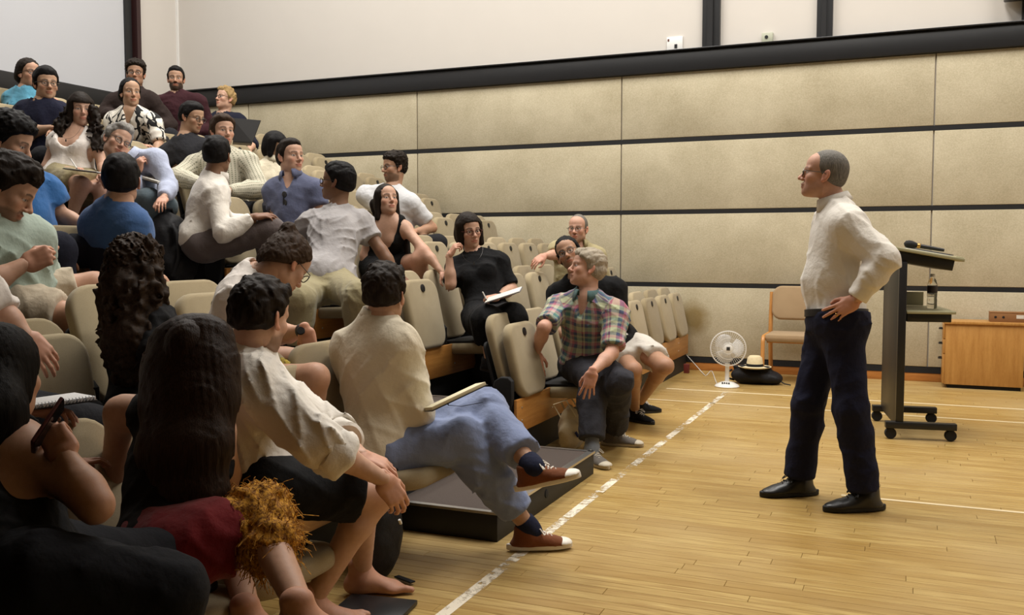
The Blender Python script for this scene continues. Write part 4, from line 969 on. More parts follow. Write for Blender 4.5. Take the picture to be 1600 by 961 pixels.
P_(2, label='woman with long curly brown hair and black T-shirt, seen from behind', head=(212, 425, .10), face=(150, 0, 0), sex='f', near=True, skin=FAIR, hip=(228, 650, 3.62), neck=(212, 480, .02), tyaw=110, shR=(240, 505, -.10), shL=(190, 500, .14), s=.95,
    hair=dict(style='longcurly', m=H_CURL, th=.028, px=[(212, 400, .0, .085), (207, 460, -.05, .105), (204, 530, -.10, .095), (200, 580, -.10, .06)], tq=1.25, amp=.0055), armR=dict(e=(238, 590, 'n'), w=(262, 640, .1), pose='relax'),
    top=dict(name='t_shirt', m=C('black_tee_cotton', 17, 17, 19), sleeve=.62, hem=.06, loose=.014, sl=.02), bottom=dict(name='skirt', m=goldprint('grey_print_cloth', srgb(60, 60, 64), srgb(170, 168, 164), 60.), len=.7, skirt=True))
P_(2, label='person at the left edge in white sleeve and dark trousers, ringed hand with a pen', head=(-92, 395, .0), face=(70, -5, 0), near=True, skin=PALE, hip=(-40, 640, 3.05), s=1., tyaw=80, hair=dict(style='short', m=H_BROWN),
    shL=(-35, 455, .12), armL=dict(e=(0, 488, .05), w=(42, 527, .0), h=(72, 556, .0), pose='relax', n=A(.7, -.5, .5)), armR=dict(w=(40, 640, .0)), legR=dict(h=(-30, 650, -.08), k=(142, 668, .16)), legL=dict(h=(-20, 640, .1), k=(135, 655, .38)),
    top=dict(m=WHITE2, sleeve=1.12, hem=.06, loose=.016, sl=.018, name='sweater'), bottom=DK, shoes=SH_DK)
# ---- third row, near block
P_(3, label='man in sage green shirt and beige linen shorts, head bowed, hands clasped', head=(10, 296, .15), face=(76, -32, 0), near=True, skin=FAIR, hip=(20, 470, 4.0), neck=(-18, 352, .02), tyaw=62, s=1.06, shL=(52, 372, .15), shR=(-55, 385, -.14),
    ho=dict(nose=1.1, beard=((.06, .035, .02), .6, -.045)), hair=dict(style='tousled', m=H_DARK, th=.021, nape=-.06, front=.062),
    armL=dict(e=(65, 440, 'f'), w=(62, 408, -.02), h=(72, 392, .0), pose='grip', n=A(.6, -.6, .2)), armR=dict(e=(-30, 450, 'n'), w=(40, 412, .1), h=(66, 402, .02), pose='grip', n=A(.6, -.6, .2)),
    legR=dict(h=(25, 485, -.09), k=(122, 498, .0)), legL=dict(h=(45, 465, .08), k=(148, 446, .12)),
    top=dict(m=C('sage_shirt_cotton', 158, 172, 160), sleeve=.7, hem=.09, collar=True, loose=.022, sl=.026, amp=.006), bottom=dict(name='shorts', m=C('beige_linen', 186, 172, 150), len=.72, loose=.026, amp=.005))
P_(3, label='black-haired man in plain blue T-shirt seen from behind beside the aisle', head=(190, 283, .0), face=(172, 4, 0), near=False, skin=FAIR, hip=(185, 470, 4.7), tyaw=150, s=1.0, neck=(182, 326, .0),
    hair=dict(style='short', m=H_BLACK, th=.013, nape=-.06), shR=(210, 352, -.04), shL=(148, 350, .06), armR=dict(e=(236, 430, .05), w=(272, 462, 'f'), h=(318, 466, .03), pose='flat'), armL=dict(e=(140, 432, .06), w=(190, 450, .2)),
    legR=dict(k=(322, 478, 'f')), top=dict(name='t_shirt', m=C('mid_blue_cotton', 62, 94, 142), sleeve=.62, hem=.07, loose=.014, sl=.015), bottom=dict(name='shorts', m=C('dark_shorts', 26, 26, 30), len=.62))
# ---- fourth row, near block
P_(4, label='dark-haired man in royal blue polo shirt looking down, behind the sage shirt', head=(14, 222, .2), face=(64, -22, 0), skin=FAIR, hip=(35, 395, 4.6), tyaw=50, s=1.02, neck=(8, 270, .0), shL=(72, 300, .14), shR=(-12, 300, -.12),
    ho=dict(beard=((.08, .05, .035), .55, -.045), nose=1.05), hair=dict(style='curly', m=H_BLACK, th=.016, fringe=0), armL=dict(e=(94, 338, .05), w=(135, 352, -.05), pose='relax'), armR=dict(w=(70, 400, .0)),
    top=dict(name='polo_shirt', m=C('royal_blue_cotton', 46, 98, 156), sleeve=.6, hem=.08, loose=.02, sl=.022, collar=True), bottom=dict(m=C('navy_trousers', 20, 22, 36), len=1.95), belly=.03)
# ---- front row, far block
P_(1, label='grey-haired man in plaid short-sleeved shirt and grey trousers, hand on knee', head=(917, 420, .0), d=6.02, face=(-76, 12, 6), near=True, skin=(.58, .34, .245), hip=(918, 566, 6.2), neck=(918, 468, .0), tyaw=18, s=1.0, shR=(872, 482, .10), shL=(962, 492, -.08),
    ho=dict(nose=1.1, brow=(.25, .2, .15), browa=.5, lip=(.30, .14, .11)), hair=dict(style='swept', m=H_SAND, th=.017, nape=-.075, side=-.02, seed=8),
    armR=dict(e=(850, 512, 'n'), w=(838, 552, 'f'), h=(842, 585, .0), pose='flat', n=A(.3, -.9, 0)), armL=dict(e=(956, 552, 'n'), w=(925, 582, 'n'), h=(918, 612, .0), pose='spread', n=A(.3, -.8, .5)),
    legR=dict(h=(895, 570, .06), k=(925, 592, 'n'), a=(925, 702, 'z.09'), t=(944, 728, -.12)), legL=dict(h=(935, 572, -.06), k=(968, 598, 'n'), a=(962, 675, 'z.09'), t=(985, 695, -.02)),
    top=dict(m=M_PLAID, sleeve=.85, hem=.05, collar=True, cm=C('teal_check_collar', 78, 104, 104), loose=.022, sl=.030, cuff=.03, rest=True, amp=.005, open=True), bottom=dict(m=C('charcoal_trousers', 50, 50, 56), len=1.86, loose=.018, hem=.045, amp=.005),
    shoes=dict(upper=C('grey_canvas', 104, 98, 92), sole=mat('dirty_white_rubber', srgb(188, 176, 156), .6), toe=mat('worn_toe_rubber', srgb(198, 188, 168), .55), lace=C('pale_lace', 206, 198, 182), sock=C('grey_check_sock', 112, 116, 122), sockh=.26))
P_(1, label='man in black T-shirt and white shorts leaning behind the plaid shirt', head=(889, 397, .0), d=6.72, face=(-12, 8, 24), skin=TANN, hip=(968, 545, 6.95), neck=(905, 438, .1), tyaw=20, s=1.02, shR=(872, 462, .06), shL=(962, 452, .0),
    hair=dict(style='bun', m=H_BLACK, th=.012, bun=(0, -.1, .0, .03)), ho=dict(beard=((.10, .06, .04), .45, -.045)), glasses=M_SPEC, armR=dict(e=(858, 515, -.05), w=(905, 530, -.15)), armL=dict(e=(972, 510, -.03), w=(945, 540, -.18)),
    legR=dict(h=(960, 548, .06), k=(990, 578, 'n'), a=(992, 640, 'z.09'), t=(1018, 660, -.12)), legL=dict(h=(1000, 545, -.02), k=(1040, 572, 'n'), a=(1000, 628, 'z.09'), t=(1024, 640, .05)),
    top=dict(name='t_shirt', m=MATS['black_tee_cotton'], sleeve=.65, hem=.05, loose=.022, sl=.025), bottom=dict(name='shorts', m=C('white_shorts_cloth', 206, 200, 190), len=.66, loose=.028, amp=.006),
    shoes=dict(upper=C('black_trainer', 16, 16, 18), sole=mat('black_trainer_sole', (.02, .02, .022), .6), lace=C('white_trainer_lace', 200, 196, 190)), belly=.04)
# ---- second row, far block
P_(2, label='dark-haired woman with glasses in black, cheek on hand, clipboard on lap', head=(733, 362, -.05), face=(22, -2, 6), sex='f', near=True, skin=PALE, hip=(765, 500, 6.45), neck=(743, 400, .0), tyaw=20, s=.98, shR=(710, 418, .03), shL=(782, 410, -.03),
    ho=dict(nose=1.0), hair=dict(style='bob', m=H_DARK, th=.020, lock=-.085, front=.080, facew=.050), glasses=mat('dark_red_frame', (.06, .008, .008), .3),
    armR=dict(e=(704, 445, -.20), w=(702, 398, .0), h=(716, 378, -.02), pose='curl', n=A(-.3, -.6, .6)), armL=dict(e=(800, 452, -.05), w=(778, 464, -.20), h=(758, 468, -.02), pose='pen', n=A(.2, -.5, .8)),
    legR=dict(k=(762, 500, 'n'), a=(765, 560, .1)), legL=dict(k=(800, 496, 'n'), a=(775, 545, .0)),
    top=dict(name='blouse', m=C('black_crepe', 15, 15, 17), sleeve=.85, hem=.05, loose=.010, sl=.014, cuff=.02), bottom=dict(m=C('black_trousers_cloth', 14, 14, 16), len=1.95, loose=.03), shoes=SH_DK)
P_(2, label='balding man in khaki shirt, arm along the seat back by the wall', head=(903, 358, .30), d=8.3, face=(-18, 0, 0), skin=(.58, .34, .245), tyaw=10, s=1.02, ho=dict(brow=(.1, .08, .06), browa=.5, beard=((.16, .11, .08), .45, -.045)),
    hair=dict(style='crop', m=H_STEEL, th=.005, front=.100, recede=.03), glasses=M_SPECT, armR=dict(e=(868, 398, -.05), w=(850, 400, -.15), h=(834, 410, -.05), pose='relax', n=A(.3, -.6, .7)),
    top=dict(m=C('khaki_shirt_cotton', 168, 156, 118), sleeve=.9, hem=.06, collar=True, loose=.02, sl=.024, open=True), bottom=DK, shoes=SH_DK)
# ---- third row, far block
P_(3, label='black-haired man in light grey T-shirt and khaki trousers, arms spread, head turned back', head=(527, 285, .0), face=(-112, 6, 0), near=True, skin=BROWN, hip=(512, 442, 5.95), neck=(527, 332, .0), tyaw=28, s=1.0, shR=(484, 352, .02), shL=(566, 350, -.02),
    hair=dict(style='short', m=H_BLACK, th=.018, nape=-.065, seed=3), glasses=M_SPEC, armR=dict(e=(462, 372, .05), w=(440, 390, .1), h=(430, 398, .05), pose='relax'), armL=dict(e=(596, 392, -.05), w=(620, 430, -.03), h=(634, 442, 0.), pose='relax', n=A(.5, -.5, .6)),
    legR=dict(h=(495, 450, .05), k=(468, 468, 'n'), a=(466, 540, 0.1)), legL=dict(h=(530, 448, -.04), k=(562, 465, 'n'), a=(566, 545, .1)),
    top=dict(name='t_shirt', m=C('light_grey_cotton', 164, 160, 160), sleeve=.58, hem=.07, loose=.022, sl=.026, neck=.066, amp=.006), bottom=dict(m=C('khaki_trousers', 148, 138, 106), len=1.9, loose=.022, hem=.05, amp=.005), shoes=SH_DK)
P_(3, label='long-haired young woman in black tank dress looking up, one knee raised', head=(604, 314, .0), face=(22, 14, 0), sex='f', skin=PALE, hip=(600, 418, 7.0), tyaw=25, s=.98, neck=(608, 345, .0), shR=(580, 360, .03), shL=(634, 358, -.03),
    hair=dict(style='long', m=H_DARK, th=.010, front=.072, facew=.052, lock=-.13, lock_y=-.01, px=[(590, 320, .06, .05), (600, 350, .10, .05), (632, 360, .04, .03), (638, 400, -.03, .018)], tq=1.2),
    armL=dict(e=(664, 392, 'n'), w=(692, 428, 'n'), pose='relax'), armR=dict(e=(570, 400, .0), w=(590, 430, .0)), legL=dict(k=(655, 406, 'n'), a=(668, 470, .1)), legR=dict(k=(610, 436, 'n')),
    top=dict(name='tank_top', m=MATS['black_top_cloth'], sleeve=0, hem=.06, loose=.01, neck=.07, scoop=(.10, .085)), bottom=dict(name='skirt', m=MATS['black_trousers_cloth'], len=.6, skirt=True))
# ---- fourth row, far block
P_(4, label='man in white long-sleeved shirt and grey trousers beside the aisle, seen from behind', head=(340, 244, .0), face=(158, 0, 0), skin=BROWN, hip=(312, 382, 6.2), tyaw=100, s=1.0, neck=(332, 282, .0), shR=(338, 306, -.14), shL=(328, 300, .16), near=False,
    hair=dict(style='short', m=H_BLACK, th=.014, nape=-.06), armR=dict(e=(348, 365, 'n'), w=(398, 338, .06), h=(425, 336, .02), pose='relax', n=A(0, -.5, 1)), armL=dict(w=(410, 350, .2)),
    legR=dict(h=(318, 388, -.08), k=(425, 358, .0), a=(440, 430, .1)), legL=dict(k=(420, 352, .2)),
    top=dict(m=WHITE, sleeve=1.9, hem=.06, collar=True, loose=.014, sl=.016, amp=.005, hips=.01), bottom=dict(m=C('taupe_trousers', 94, 84, 82), len=1.9, loose=.012, amp=.005), shoes=SH_DK)
P_(4, label='short-haired man in slate blue polo with sunglasses on its collar', head=(454, 246, .0), face=(36, 4, 0), skin=PALE, tyaw=28, s=1.05, neck=(456, 284, .0), shR=(428, 300, .02), shL=(494, 298, -.02), dy=0.,
    hair=dict(style='short', m=H_DARK, th=.011), armR=dict(e=(438, 350, -.04), w=(482, 366, -.12), pose='relax'), armL=dict(e=(505, 345, -.04), w=(490, 372, -.15)),
    top=dict(name='polo_shirt', m=C('slate_blue_cotton', 88, 93, 118), sleeve=.55, hem=.07, collar=True, loose=.02, sl=.024, open=True), bottom=DK, shoes=SH_DK, belly=.02)
P_(4, label='curly-haired man in white T-shirt turned sideways by the panelled wall', head=(616, 262, .0), face=(-62, -2, 0), skin=TANN, tyaw=20, s=1.03, neck=(612, 298, .0), shR=(572, 306, .05), shL=(642, 318, -.04),
    ho=dict(nose=1.1, beard=((.07, .045, .03), .6, -.04)), hair=dict(style='curly', m=H_DARK, th=.012), glasses=M_SPEC,
    top=dict(name='t_shirt', m=C('pale_grey_white_cotton', 206, 206, 208), sleeve=.75, hem=.08, loose=.022, sl=.03), bottom=DK, shoes=SH_DK)
# ---- fifth row
P_(5, label='grey-haired woman in light blue shirt, head tilted, hand at chin, notes on lap', head=(182, 222, .06), face=(24, -4, -26), sex='f', skin=PALE, tyaw=25, s=1.0, neck=(205, 252, .0), shR=(188, 268, .02), shL=(245, 250, -.02), hip=(222, 318, 6.6),
    hair=dict(style='tousled', m=H_GREY, th=.014, nape=-.05, front=.084), glasses=M_SPECT, ho=dict(brow=(.2, .18, .16), browa=.4), armR=dict(e=(210, 300, -.1), w=(214, 268, -.04), h=(220, 248, .0), pose='curl', n=A(0, -1, .2)), armL=dict(e=(264, 292, -.06), w=(255, 310, -.2), pose='relax'),
    legR=dict(k=(232, 312, 'n'), a=(228, 368, .05)), legL=dict(k=(258, 322, 'n'), a=(240, 375, .1)),
    top=dict(m=C('light_blue_shirt', 184, 192, 216), sleeve=1.85, hem=.06, collar=True, loose=.016, sl=.018), bottom=dict(name='jeans', m=C('grey_blue_denim', 92, 106, 114), len=1.92), shoes=SH_DK)
P_(5, label='brown-haired man in cream striped knit, forearms crossed over the seat in front', head=(348, 206, .0), face=(22, 0, 0), skin=PALE, tyaw=12, s=1.02, neck=(346, 242, .0), shR=(304, 258, .02), shL=(388, 254, .0),
    hair=dict(style='swept', m=H_BROWN, th=.018, side=-.03), ho=dict(beard=((.12, .075, .05), .3, -.05)), armR=dict(e=(276, 276, -.16), w=(322, 290, -.22), pose='relax'), armL=dict(e=(408, 296, -.12), w=(352, 298, -.3), pose='relax'),
    top=dict(name='sweater', m=M_STRIPE, sleeve=1.9, hem=.07, loose=.02, sl=.022, rest=True), bottom=dict(m=C('grey_trousers', 58, 58, 64), len=1.9), shoes=SH_DK)
P_(5, label='person with black bobbed hair in cream blouse behind the slate polo', head=(431, 230, -.05), face=(50, -6, 0), sex='f', skin=EAST, tyaw=20, s=1.0, dy=0.,
    hair=dict(style='bob', m=H_BLACK, th=.016, lock=-.07, fringe=.035), top=dict(name='blouse', m=C('cream_blouse', 212, 202, 178), sleeve=1.8, hem=.06, loose=.024, collar=True), bottom=DK, shoes=SH_DK)
# ---- sixth row
P_(6, label='long dark-haired woman in white top and khaki skirt writing on a pad', head=(126, 172, .0), face=(10, -3, 0), sex='f', skin=PALE, tyaw=22, s=.98, neck=(120, 206, .0), shR=(88, 222, .02), shL=(150, 222, .0), hip=(110, 282, 6.95),
    hair=dict(style='bob', m=H_DARK, th=.016, fringe=.046, lock=-.10, facew=.052, px=[(106, 172, -.02, .030), (98, 200, -.05, .036), (96, 222, -.06, .024)], px2=[[(146, 172, -.02, .028), (150, 202, -.05, .034), (153, 232, -.07, .022)]], tq=1.2), armR=dict(e=(72, 262, -.06), w=(112, 266, -.18), h=(124, 264, -.02), pose='pen'), armL=dict(e=(160, 258, -.04), w=(162, 270, -.2), pose='relax'),
    legR=dict(k=(128, 288, 'n'), a=(112, 340, .05)), legL=dict(k=(160, 296, 'n')),
    top=dict(name='blouse', m=WHITE2, sleeve=.3, hem=.05, loose=.012, sl=.016, neck=.085, scoop=(.06, .08)), bottom=dict(name='skirt', m=C('khaki_skirt_cloth', 150, 138, 104), len=.78, skirt=True, loose=.022), shoes=SH_DK)
P_(6, label='man in charcoal T-shirt and thin glasses looking down to his left', head=(300, 184, .0), face=(48, -14, 0), skin=EAST, tyaw=20, s=1.02, hair=dict(style='short', m=H_BLACK, th=.015), glasses=M_SPECT, neck=(290, 220, .0), shR=(262, 240, .03), shL=(322, 234, .0),
    top=dict(name='t_shirt', m=C('charcoal_cotton', 44, 44, 48), sleeve=.62, hem=.07, loose=.02, sl=.024), bottom=DK, shoes=SH_DK)
# ---- seventh row
P_(7, label='woman with tied-back hair in black and white patterned shirt, smiling', head=(204, 146, .0), face=(14, 0, 0), sex='f', skin=EAST, tyaw=15, s=1.05, neck=(206, 176, .0), shR=(178, 192, .02), shL=(238, 192, .0), hip=(212, 246, 8.6),
    hair=dict(style='bun', m=H_BLACK, th=.010, bun=(0, -.09, .02, .03)), armR=dict(e=(178, 230, -.04), w=(222, 228, -.2), pose='relax'), armL=dict(e=(248, 224, -.04), w=(244, 240, -.2), pose='relax'),
    top=dict(name='shirt', m=M_PRINT, sleeve=.95, hem=.06, loose=.024, sl=.03, rest=True, open=True), bottom=DK, shoes=SH_DK)
P_(7, label='man with black bowl-cut hair and glasses in navy T-shirt', head=(72, 132, .0), face=(14, -3, 0), skin=EAST, tyaw=16, s=1.04, hair=dict(style='short', m=H_BLACK, th=.020, front=.062, side=-.02), glasses=M_SPECT, neck=(66, 166, .0), shR=(38, 176, .02), shL=(96, 178, .0),
    armR=dict(e=(44, 206, -.12), w=(86, 200, -.2), pose='relax'), armL=dict(e=(104, 208, -.04), w=(90, 206, -.2)), top=dict(name='t_shirt', m=C('navy_cotton', 22, 24, 44), sleeve=.6, hem=.07, loose=.02, sl=.024), bottom=DK, shoes=SH_DK)
# ---- top row
P_(8, label='woman in bright teal T-shirt and glasses at the left of the top row', head=(45, 116, .0), face=(30, 0, 0), sex='f', skin=FAIR, tyaw=26, s=1.04, hair=dict(style='bun', m=H_DARK, th=.013, bun=(-.06, -.085, .01, .038)), glasses=M_SPEC, neck=(40, 144, .0), shR=(18, 156, .02), shL=(58, 158, .0),
    armR=dict(e=(24, 182, -.1), w=(50, 164, -.15), pose='relax'), armL=dict(e=(70, 186, 0.), w=(82, 162, -.2), pose='curl'), top=dict(name='t_shirt', m=C('teal_cotton', 86, 150, 176), sleeve=.6, hem=.07, loose=.02, sl=.024), bottom=DK, shoes=SH_DK)
P_(8, label='curly dark-haired man with glasses in dark brown sweater, top row', head=(212, 116, .0), face=(-6, 0, 0), skin=TANN, tyaw=10, s=1.03, hair=dict(style='curly', m=H_DARK, th=.014), glasses=M_SPECT, armR=dict(e=(160, 180, -.06), w=(190, 182, -.2)),
    neck=(208, 146, .0), shR=(178, 160, .02), shL=(236, 158, .0), top=dict(name='sweater', m=C('dark_brown_wool', 44, 33, 30), sleeve=1.9, hem=.07, loose=.024, sl=.03), bottom=DK, shoes=SH_DK)
P_(8, label='bearded man with short black hair in maroon sweatshirt, top row', head=(275, 124, .0), face=(-4, -2, 0), skin=OLIVE, tyaw=0, s=1.02, neck=(277, 152, .0), shR=(246, 164, .0), shL=(310, 160, .0),
    ho=dict(beard=((.012, .009, .007), .9, -.036), brow=(.01, .008, .007)), hair=dict(style='short', m=H_BLACK, th=.014), armR=dict(e=(242, 200, -.08), w=(236, 180, -.14), pose='relax'),
    top=dict(name='sweatshirt', m=C('maroon_fleece', 54, 24, 30), sleeve=1.9, hem=.07, loose=.024, sl=.028), bottom=DK, shoes=SH_DK)
P_(8, label='blond man with glasses in navy top behind an open laptop, top row', head=(352, 155, .0), face=(-52, 10, 0), skin=PALE, tyaw=-5, s=1.03, hair=dict(style='tousled', m=H_BLOND, th=.014), glasses=M_SPEC, ho=dict(brow=(.2, .12, .05)),
    neck=(346, 184, .0), armL=dict(e=(395, 226, -.2), w=(388, 236, -.3)), top=dict(name='sweatshirt', m=C('navy_fleece', 24, 26, 42), sleeve=1.2, hem=.07, loose=.02, sl=.024), bottom=DK, shoes=SH_DK)
# ================================================================== tip-up seats
def seatcloth(name, a, b):
    m, nt, bs = newmat(name); co = coords(nt); n = noise(nt, co, 520., 3., .7); n2 = noise(nt, co, 5., 3.)
    oi = nd(nt, 'ShaderNodeObjectInfo'); f = mathn(nt, 'ADD', mathn(nt, 'MULTIPLY', n, .65), mathn(nt, 'ADD', mathn(nt, 'MULTIPLY', n2, .25), mathn(nt, 'MULTIPLY', oi.outputs['Random'], .22)))
    nt.links.new(mixc(nt, ramp(nt, f, .3, .75), a, b), bs.inputs['Base Color']); bs.inputs['Roughness'].default_value = .95; bs.inputs['Sheen Weight'].default_value = .2
    bs.inputs['Specular IOR Level'].default_value = .2; bump(nt, bs, n, .3, .004); return m
M_SEAT = seatcloth('beige_seat_fabric', srgb(128, 113, 84), srgb(176, 161, 130))
def seat_proto(folded):
    t = empty('tip_up_seat', (0, 0, 0), 'x', 'seat')
    a = math.radians(15); 
    Mb = frame(x=(0, 1, 0), y=(-math.sin(a), 0, math.cos(a)), o=(-.10, 0, .40)); 
    out = [(x_*(.93+.07*min(1, y_/.3)), y_) for x_, y_ in rrect(.455, .50, .12, 6)]
    o = MB().prism(out, .055, Mb, bev=.018).build('backrest', M_SEAT, t)
    # moulded black shell behind the lower back and the two hinge brackets
    Ms = frame(x=(0, 1, 0), y=(-math.sin(a), 0, math.cos(a)), o=(-.105, 0, .34)); MB().prism(rrect(.43, .40, .05, 4), -.022, Ms, bev=.006).build('back_shell', M_BLACKM, t)
    for s in (-1, 1):
        mb = MB(); Mk = frame(x=(1, 0, 0), y=(0, 0, 1), o=(-.135, s*.262+.022, .26)); mb.prism([(0, 0), (.10, 0), (.135, .10), (.135, .24), (.11, .265), (.06, .265), (.02, .24), (-.01, .13)], .044, Mk, bev=.008); mb.build('hinge_bracket', M_BLACKM, t)
    if folded:
        b = math.radians(13); Mp = frame(x=(0, 1, 0), y=(-math.sin(b), 0, math.cos(b)), o=(-.012, 0, .375)); out = [(x_*(.94+.06*min(1, y_/.25)), y_) for x_, y_ in rrect(.44, .465, .105, 6)]
        p = MB().prism(out, .068, Mp, bev=.026).build('seat_pan', M_SEAT, t)
        mb = MB(); c = Mp@Vector((.0, .40, .070)); mb.lathe([(.026, -.004), (.026, .004), (.018, .006)], 16, c, tuple(Mp.col[2][:3])); mb.build('handle', M_BLACK, p)
    else:
        Mp = frame(x=(0, 1, 0), y=(1, 0, .045), o=(-.06, 0, .385)); out = rrect(.46, .47, .11, 6)
        p = MB().prism(out, .075, Mp, bev=.03).build('seat_pan', M_SEAT, t); MB().prism(rrect(.40, .36, .06, 4), -.018, Mp, bev=.004).build('pan_tray', M_BLACKM, p)
    return t
YS_R = [5.44+.53*i for i in range(9)]; YS_L = [3.44-.47*i for i in range(7)]
used = {}
for i in PEOPLE:
    if i.get('row'):
        k = i['row']; ys = [(abs(i['P'][1]-y), y) for y in YS_R+YS_L]; d_, y = min(ys); used[(k, round(y, 2))] = i
pf_, po_ = seat_proto(True), seat_proto(False); first = {True: 1, False: 1}
NUM = ['aisle-end', 'second', 'third', 'fourth', 'fifth', 'sixth', 'seventh', 'eighth', 'wall-end']
def seen(k, y):
    P = A(XR(k), y, ZR(k)+.6); z = depth(P)
    if z < .8: return False
    d = P-C0; u = 800+FPX*(d@VR)/z; v = 480.5-FPX*(d@VU)/z
    return -140 < u < 1700 and -50 < v < 1150
for k in range(1, 9):
    for side, ys in (('right', YS_R), ('left', YS_L)):
        for n, y in enumerate(ys):
            if not seen(k, y): continue
            who = used.get((k, round(y, 2))); fold = who is None
            src = pf_ if fold else po_
            if first[fold]: t = src; first[fold] = 0
            else: t = copy_tree(src)
            t.location = (XR(k)-.03, y, ZR(k)-(.12 if side == 'left' and y < 2.8 else 0.))
            where = '%s row %s the aisle' % (ORD[k-1], 'beyond' if side == 'right' else 'on the near side of')
            t['group'] = 'beige tip-up seats on the raked platform'
            t['label'] = '%s beige tip-up seat, %s place, %s' % ('folded' if fold else 'lowered', NUM[n], where)
# ================================================================== loose things
BYL = lambda frag: next(i for i in PEOPLE if frag in i['label'])
M_TAN = wood('beech_frame', srgb(178, 118, 56), srgb(208, 150, 84), (12, 12, 1.2), 3.); M_OAKV = wood('light_oak_veneer', srgb(168, 116, 54), srgb(200, 150, 82), (10, 10, 1.), 3.4, .45)
M_CHAIRF = seatcloth('pink_beige_chair_fabric', srgb(142, 117, 88), srgb(172, 147, 114)); M_GREENG = mat('pale_green_grey_laminate', srgb(164, 160, 128), .45, var=.05, scale=30)
# lectern on castors
t = empty('lectern', (-.03, 6.88, 0), 'tall black lectern on castors with sloping grey top, behind the lecturer', 'lectern', rz=math.radians(9))
for y, nm in ((0, 'base_bar'), (.68, 'base_bar')):
    o = MB().box((.13, y, .098), (.45, .062, .045), bev=.004).build('base_bar', M_BLACK, t)
    for x in (-.06, .32):
        w_ = MB().lathe([(.034, -.020), (.038, -.014), (.038, .014), (.034, .020)], 20, (x, y, .039), (0, 1, 0)).build('castor', M_BLACKM, o)
        MB().box((x, y, .066), (.03, .05, .03), bev=.004).build('castor_fork', M_BLACK, o) if False else None
M_PANELB = mat('dark_grey_side_panel', (.013, .012, .012), .45, var=.1)
MB().box((-.020, .34, .64), (.02, .66, 1.10), bev=.003).build('front_panel', M_PANELB, t)
for y in (0, .68): MB().box((-.006, y, .66), (.05, .040, 1.10), bev=.004).build('upright', M_BLACK, t)
Rt = Euler((0, math.radians(10.5), 0))
mb = MB(); mb.box(Vector((.13, .34, 1.218)), (.37, .66, .07), Rt.to_matrix(), .004); mb.build('top_frame', M_BLACK, t)
mb = MB(); mb.box(Vector((.15, .34, 1.262)), (.45, .74, .022), Rt.to_matrix(), .004); top = mb.build('desk_top', M_GREENG, t)
MB().box((.345, .34, 1.238), (.05, .70, .012), Rt.to_matrix(), .003).build('book_stop', M_GREENG, t)
MB().box((.17, .34, .83), (.28, .64, .055), bev=.004).build('shelf_frame', M_BLACK, t); MB().box((.18, .34, .868), (.31, .68, .02), bev=.004).build('shelf', M_GREENG, t)
MB().box((.14, .655, .93), (.20, .012, .10), bev=.003).build('shelf_back', M_GREENG, t)
LM = Matrix.Translation((-.03, 6.88, 0))@Euler((0, 0, math.radians(9))).to_matrix().to_4x4()
def onlec(x, y, z): return LM@Vector((x, y, z))
t = empty('water_bottle', onlec(.235, .30, .879), 'clear plastic water bottle with dark label on the lectern shelf', 'bottle')
m_, nt_, b_ = newmat('clear_plastic'); b_.inputs['Base Color'].default_value = (.9, .92, .9, 1); b_.inputs['Roughness'].default_value = .08; b_.inputs['Transmission Weight'].default_value = .95; b_.inputs['IOR'].default_value = 1.3; M_CLEAR = m_
MB().lathe([(.030, 0), (.033, .006), (.033, .06), (.031, .075), (.033, .09), (.033, .165), (.026, .195), (.014, .215), (.014, .225)], 24).build('bottle_body', M_CLEAR, t)
MB().lathe([(.0335, .11), (.0338, .112), (.0338, .158), (.0335, .16)], 24).build('paper_label', mat('dark_bottle_label', (.03, .02, .02), .5, var=.5, scale=60.), t); MB().lathe([(.016, .222), (.016, .24), (.014, .243)], 20).build('cap', M_WHITEP, t)
def slope(x): return 1.275-math.tan(math.radians(10.5))*(x-.15)
t = empty('microphone', onlec(.045, .10, slope(.045)+.004), 'black handheld microphone lying on the lectern top', 'microphone', rz=math.radians(9))
dv = A(math.cos(math.radians(10.5)), .0, -math.sin(math.radians(10.5)))
bm_ = MB(); bm_.lathe([(.004, -.035), (.020, -.026), (.027, -.008), (.027, .012), (.022, .034), (.016, .05)], 20, (0, 0, .03), dv); bm_.build('foam_head', M_BLACKM, t)
MB().lathe([(.017, .05), (.018, .055), (.018, .066), (.016, .07)], 20, (0, 0, .03), dv).build('collar_ring', mat('brass_ring', (.6, .35, .1), .3, 1.), t); MB().lathe([(.0155, .068), (.012, .2), (.0105, .225)], 20, (0, 0, .03), dv).build('mic_handle', M_BLACK, t)
t = empty('paper_sheets', onlec(.20, .34, slope(.20)+.002), 'pale sheets and a thin dark folder lying on the lectern top', 'papers', rz=math.radians(9))
MB().box((0, 0, .004), (.30, .24, .008), Rt.to_matrix(), .001).build('sheet_stack', mat('white_paper', srgb(214, 210, 200), .8, var=.02), t); MB().box((.02, .05, .012), (.29, .22, .006), Rt.to_matrix(), .001).build('folder', mat('grey_folder', (.10, .10, .095), .6), t)
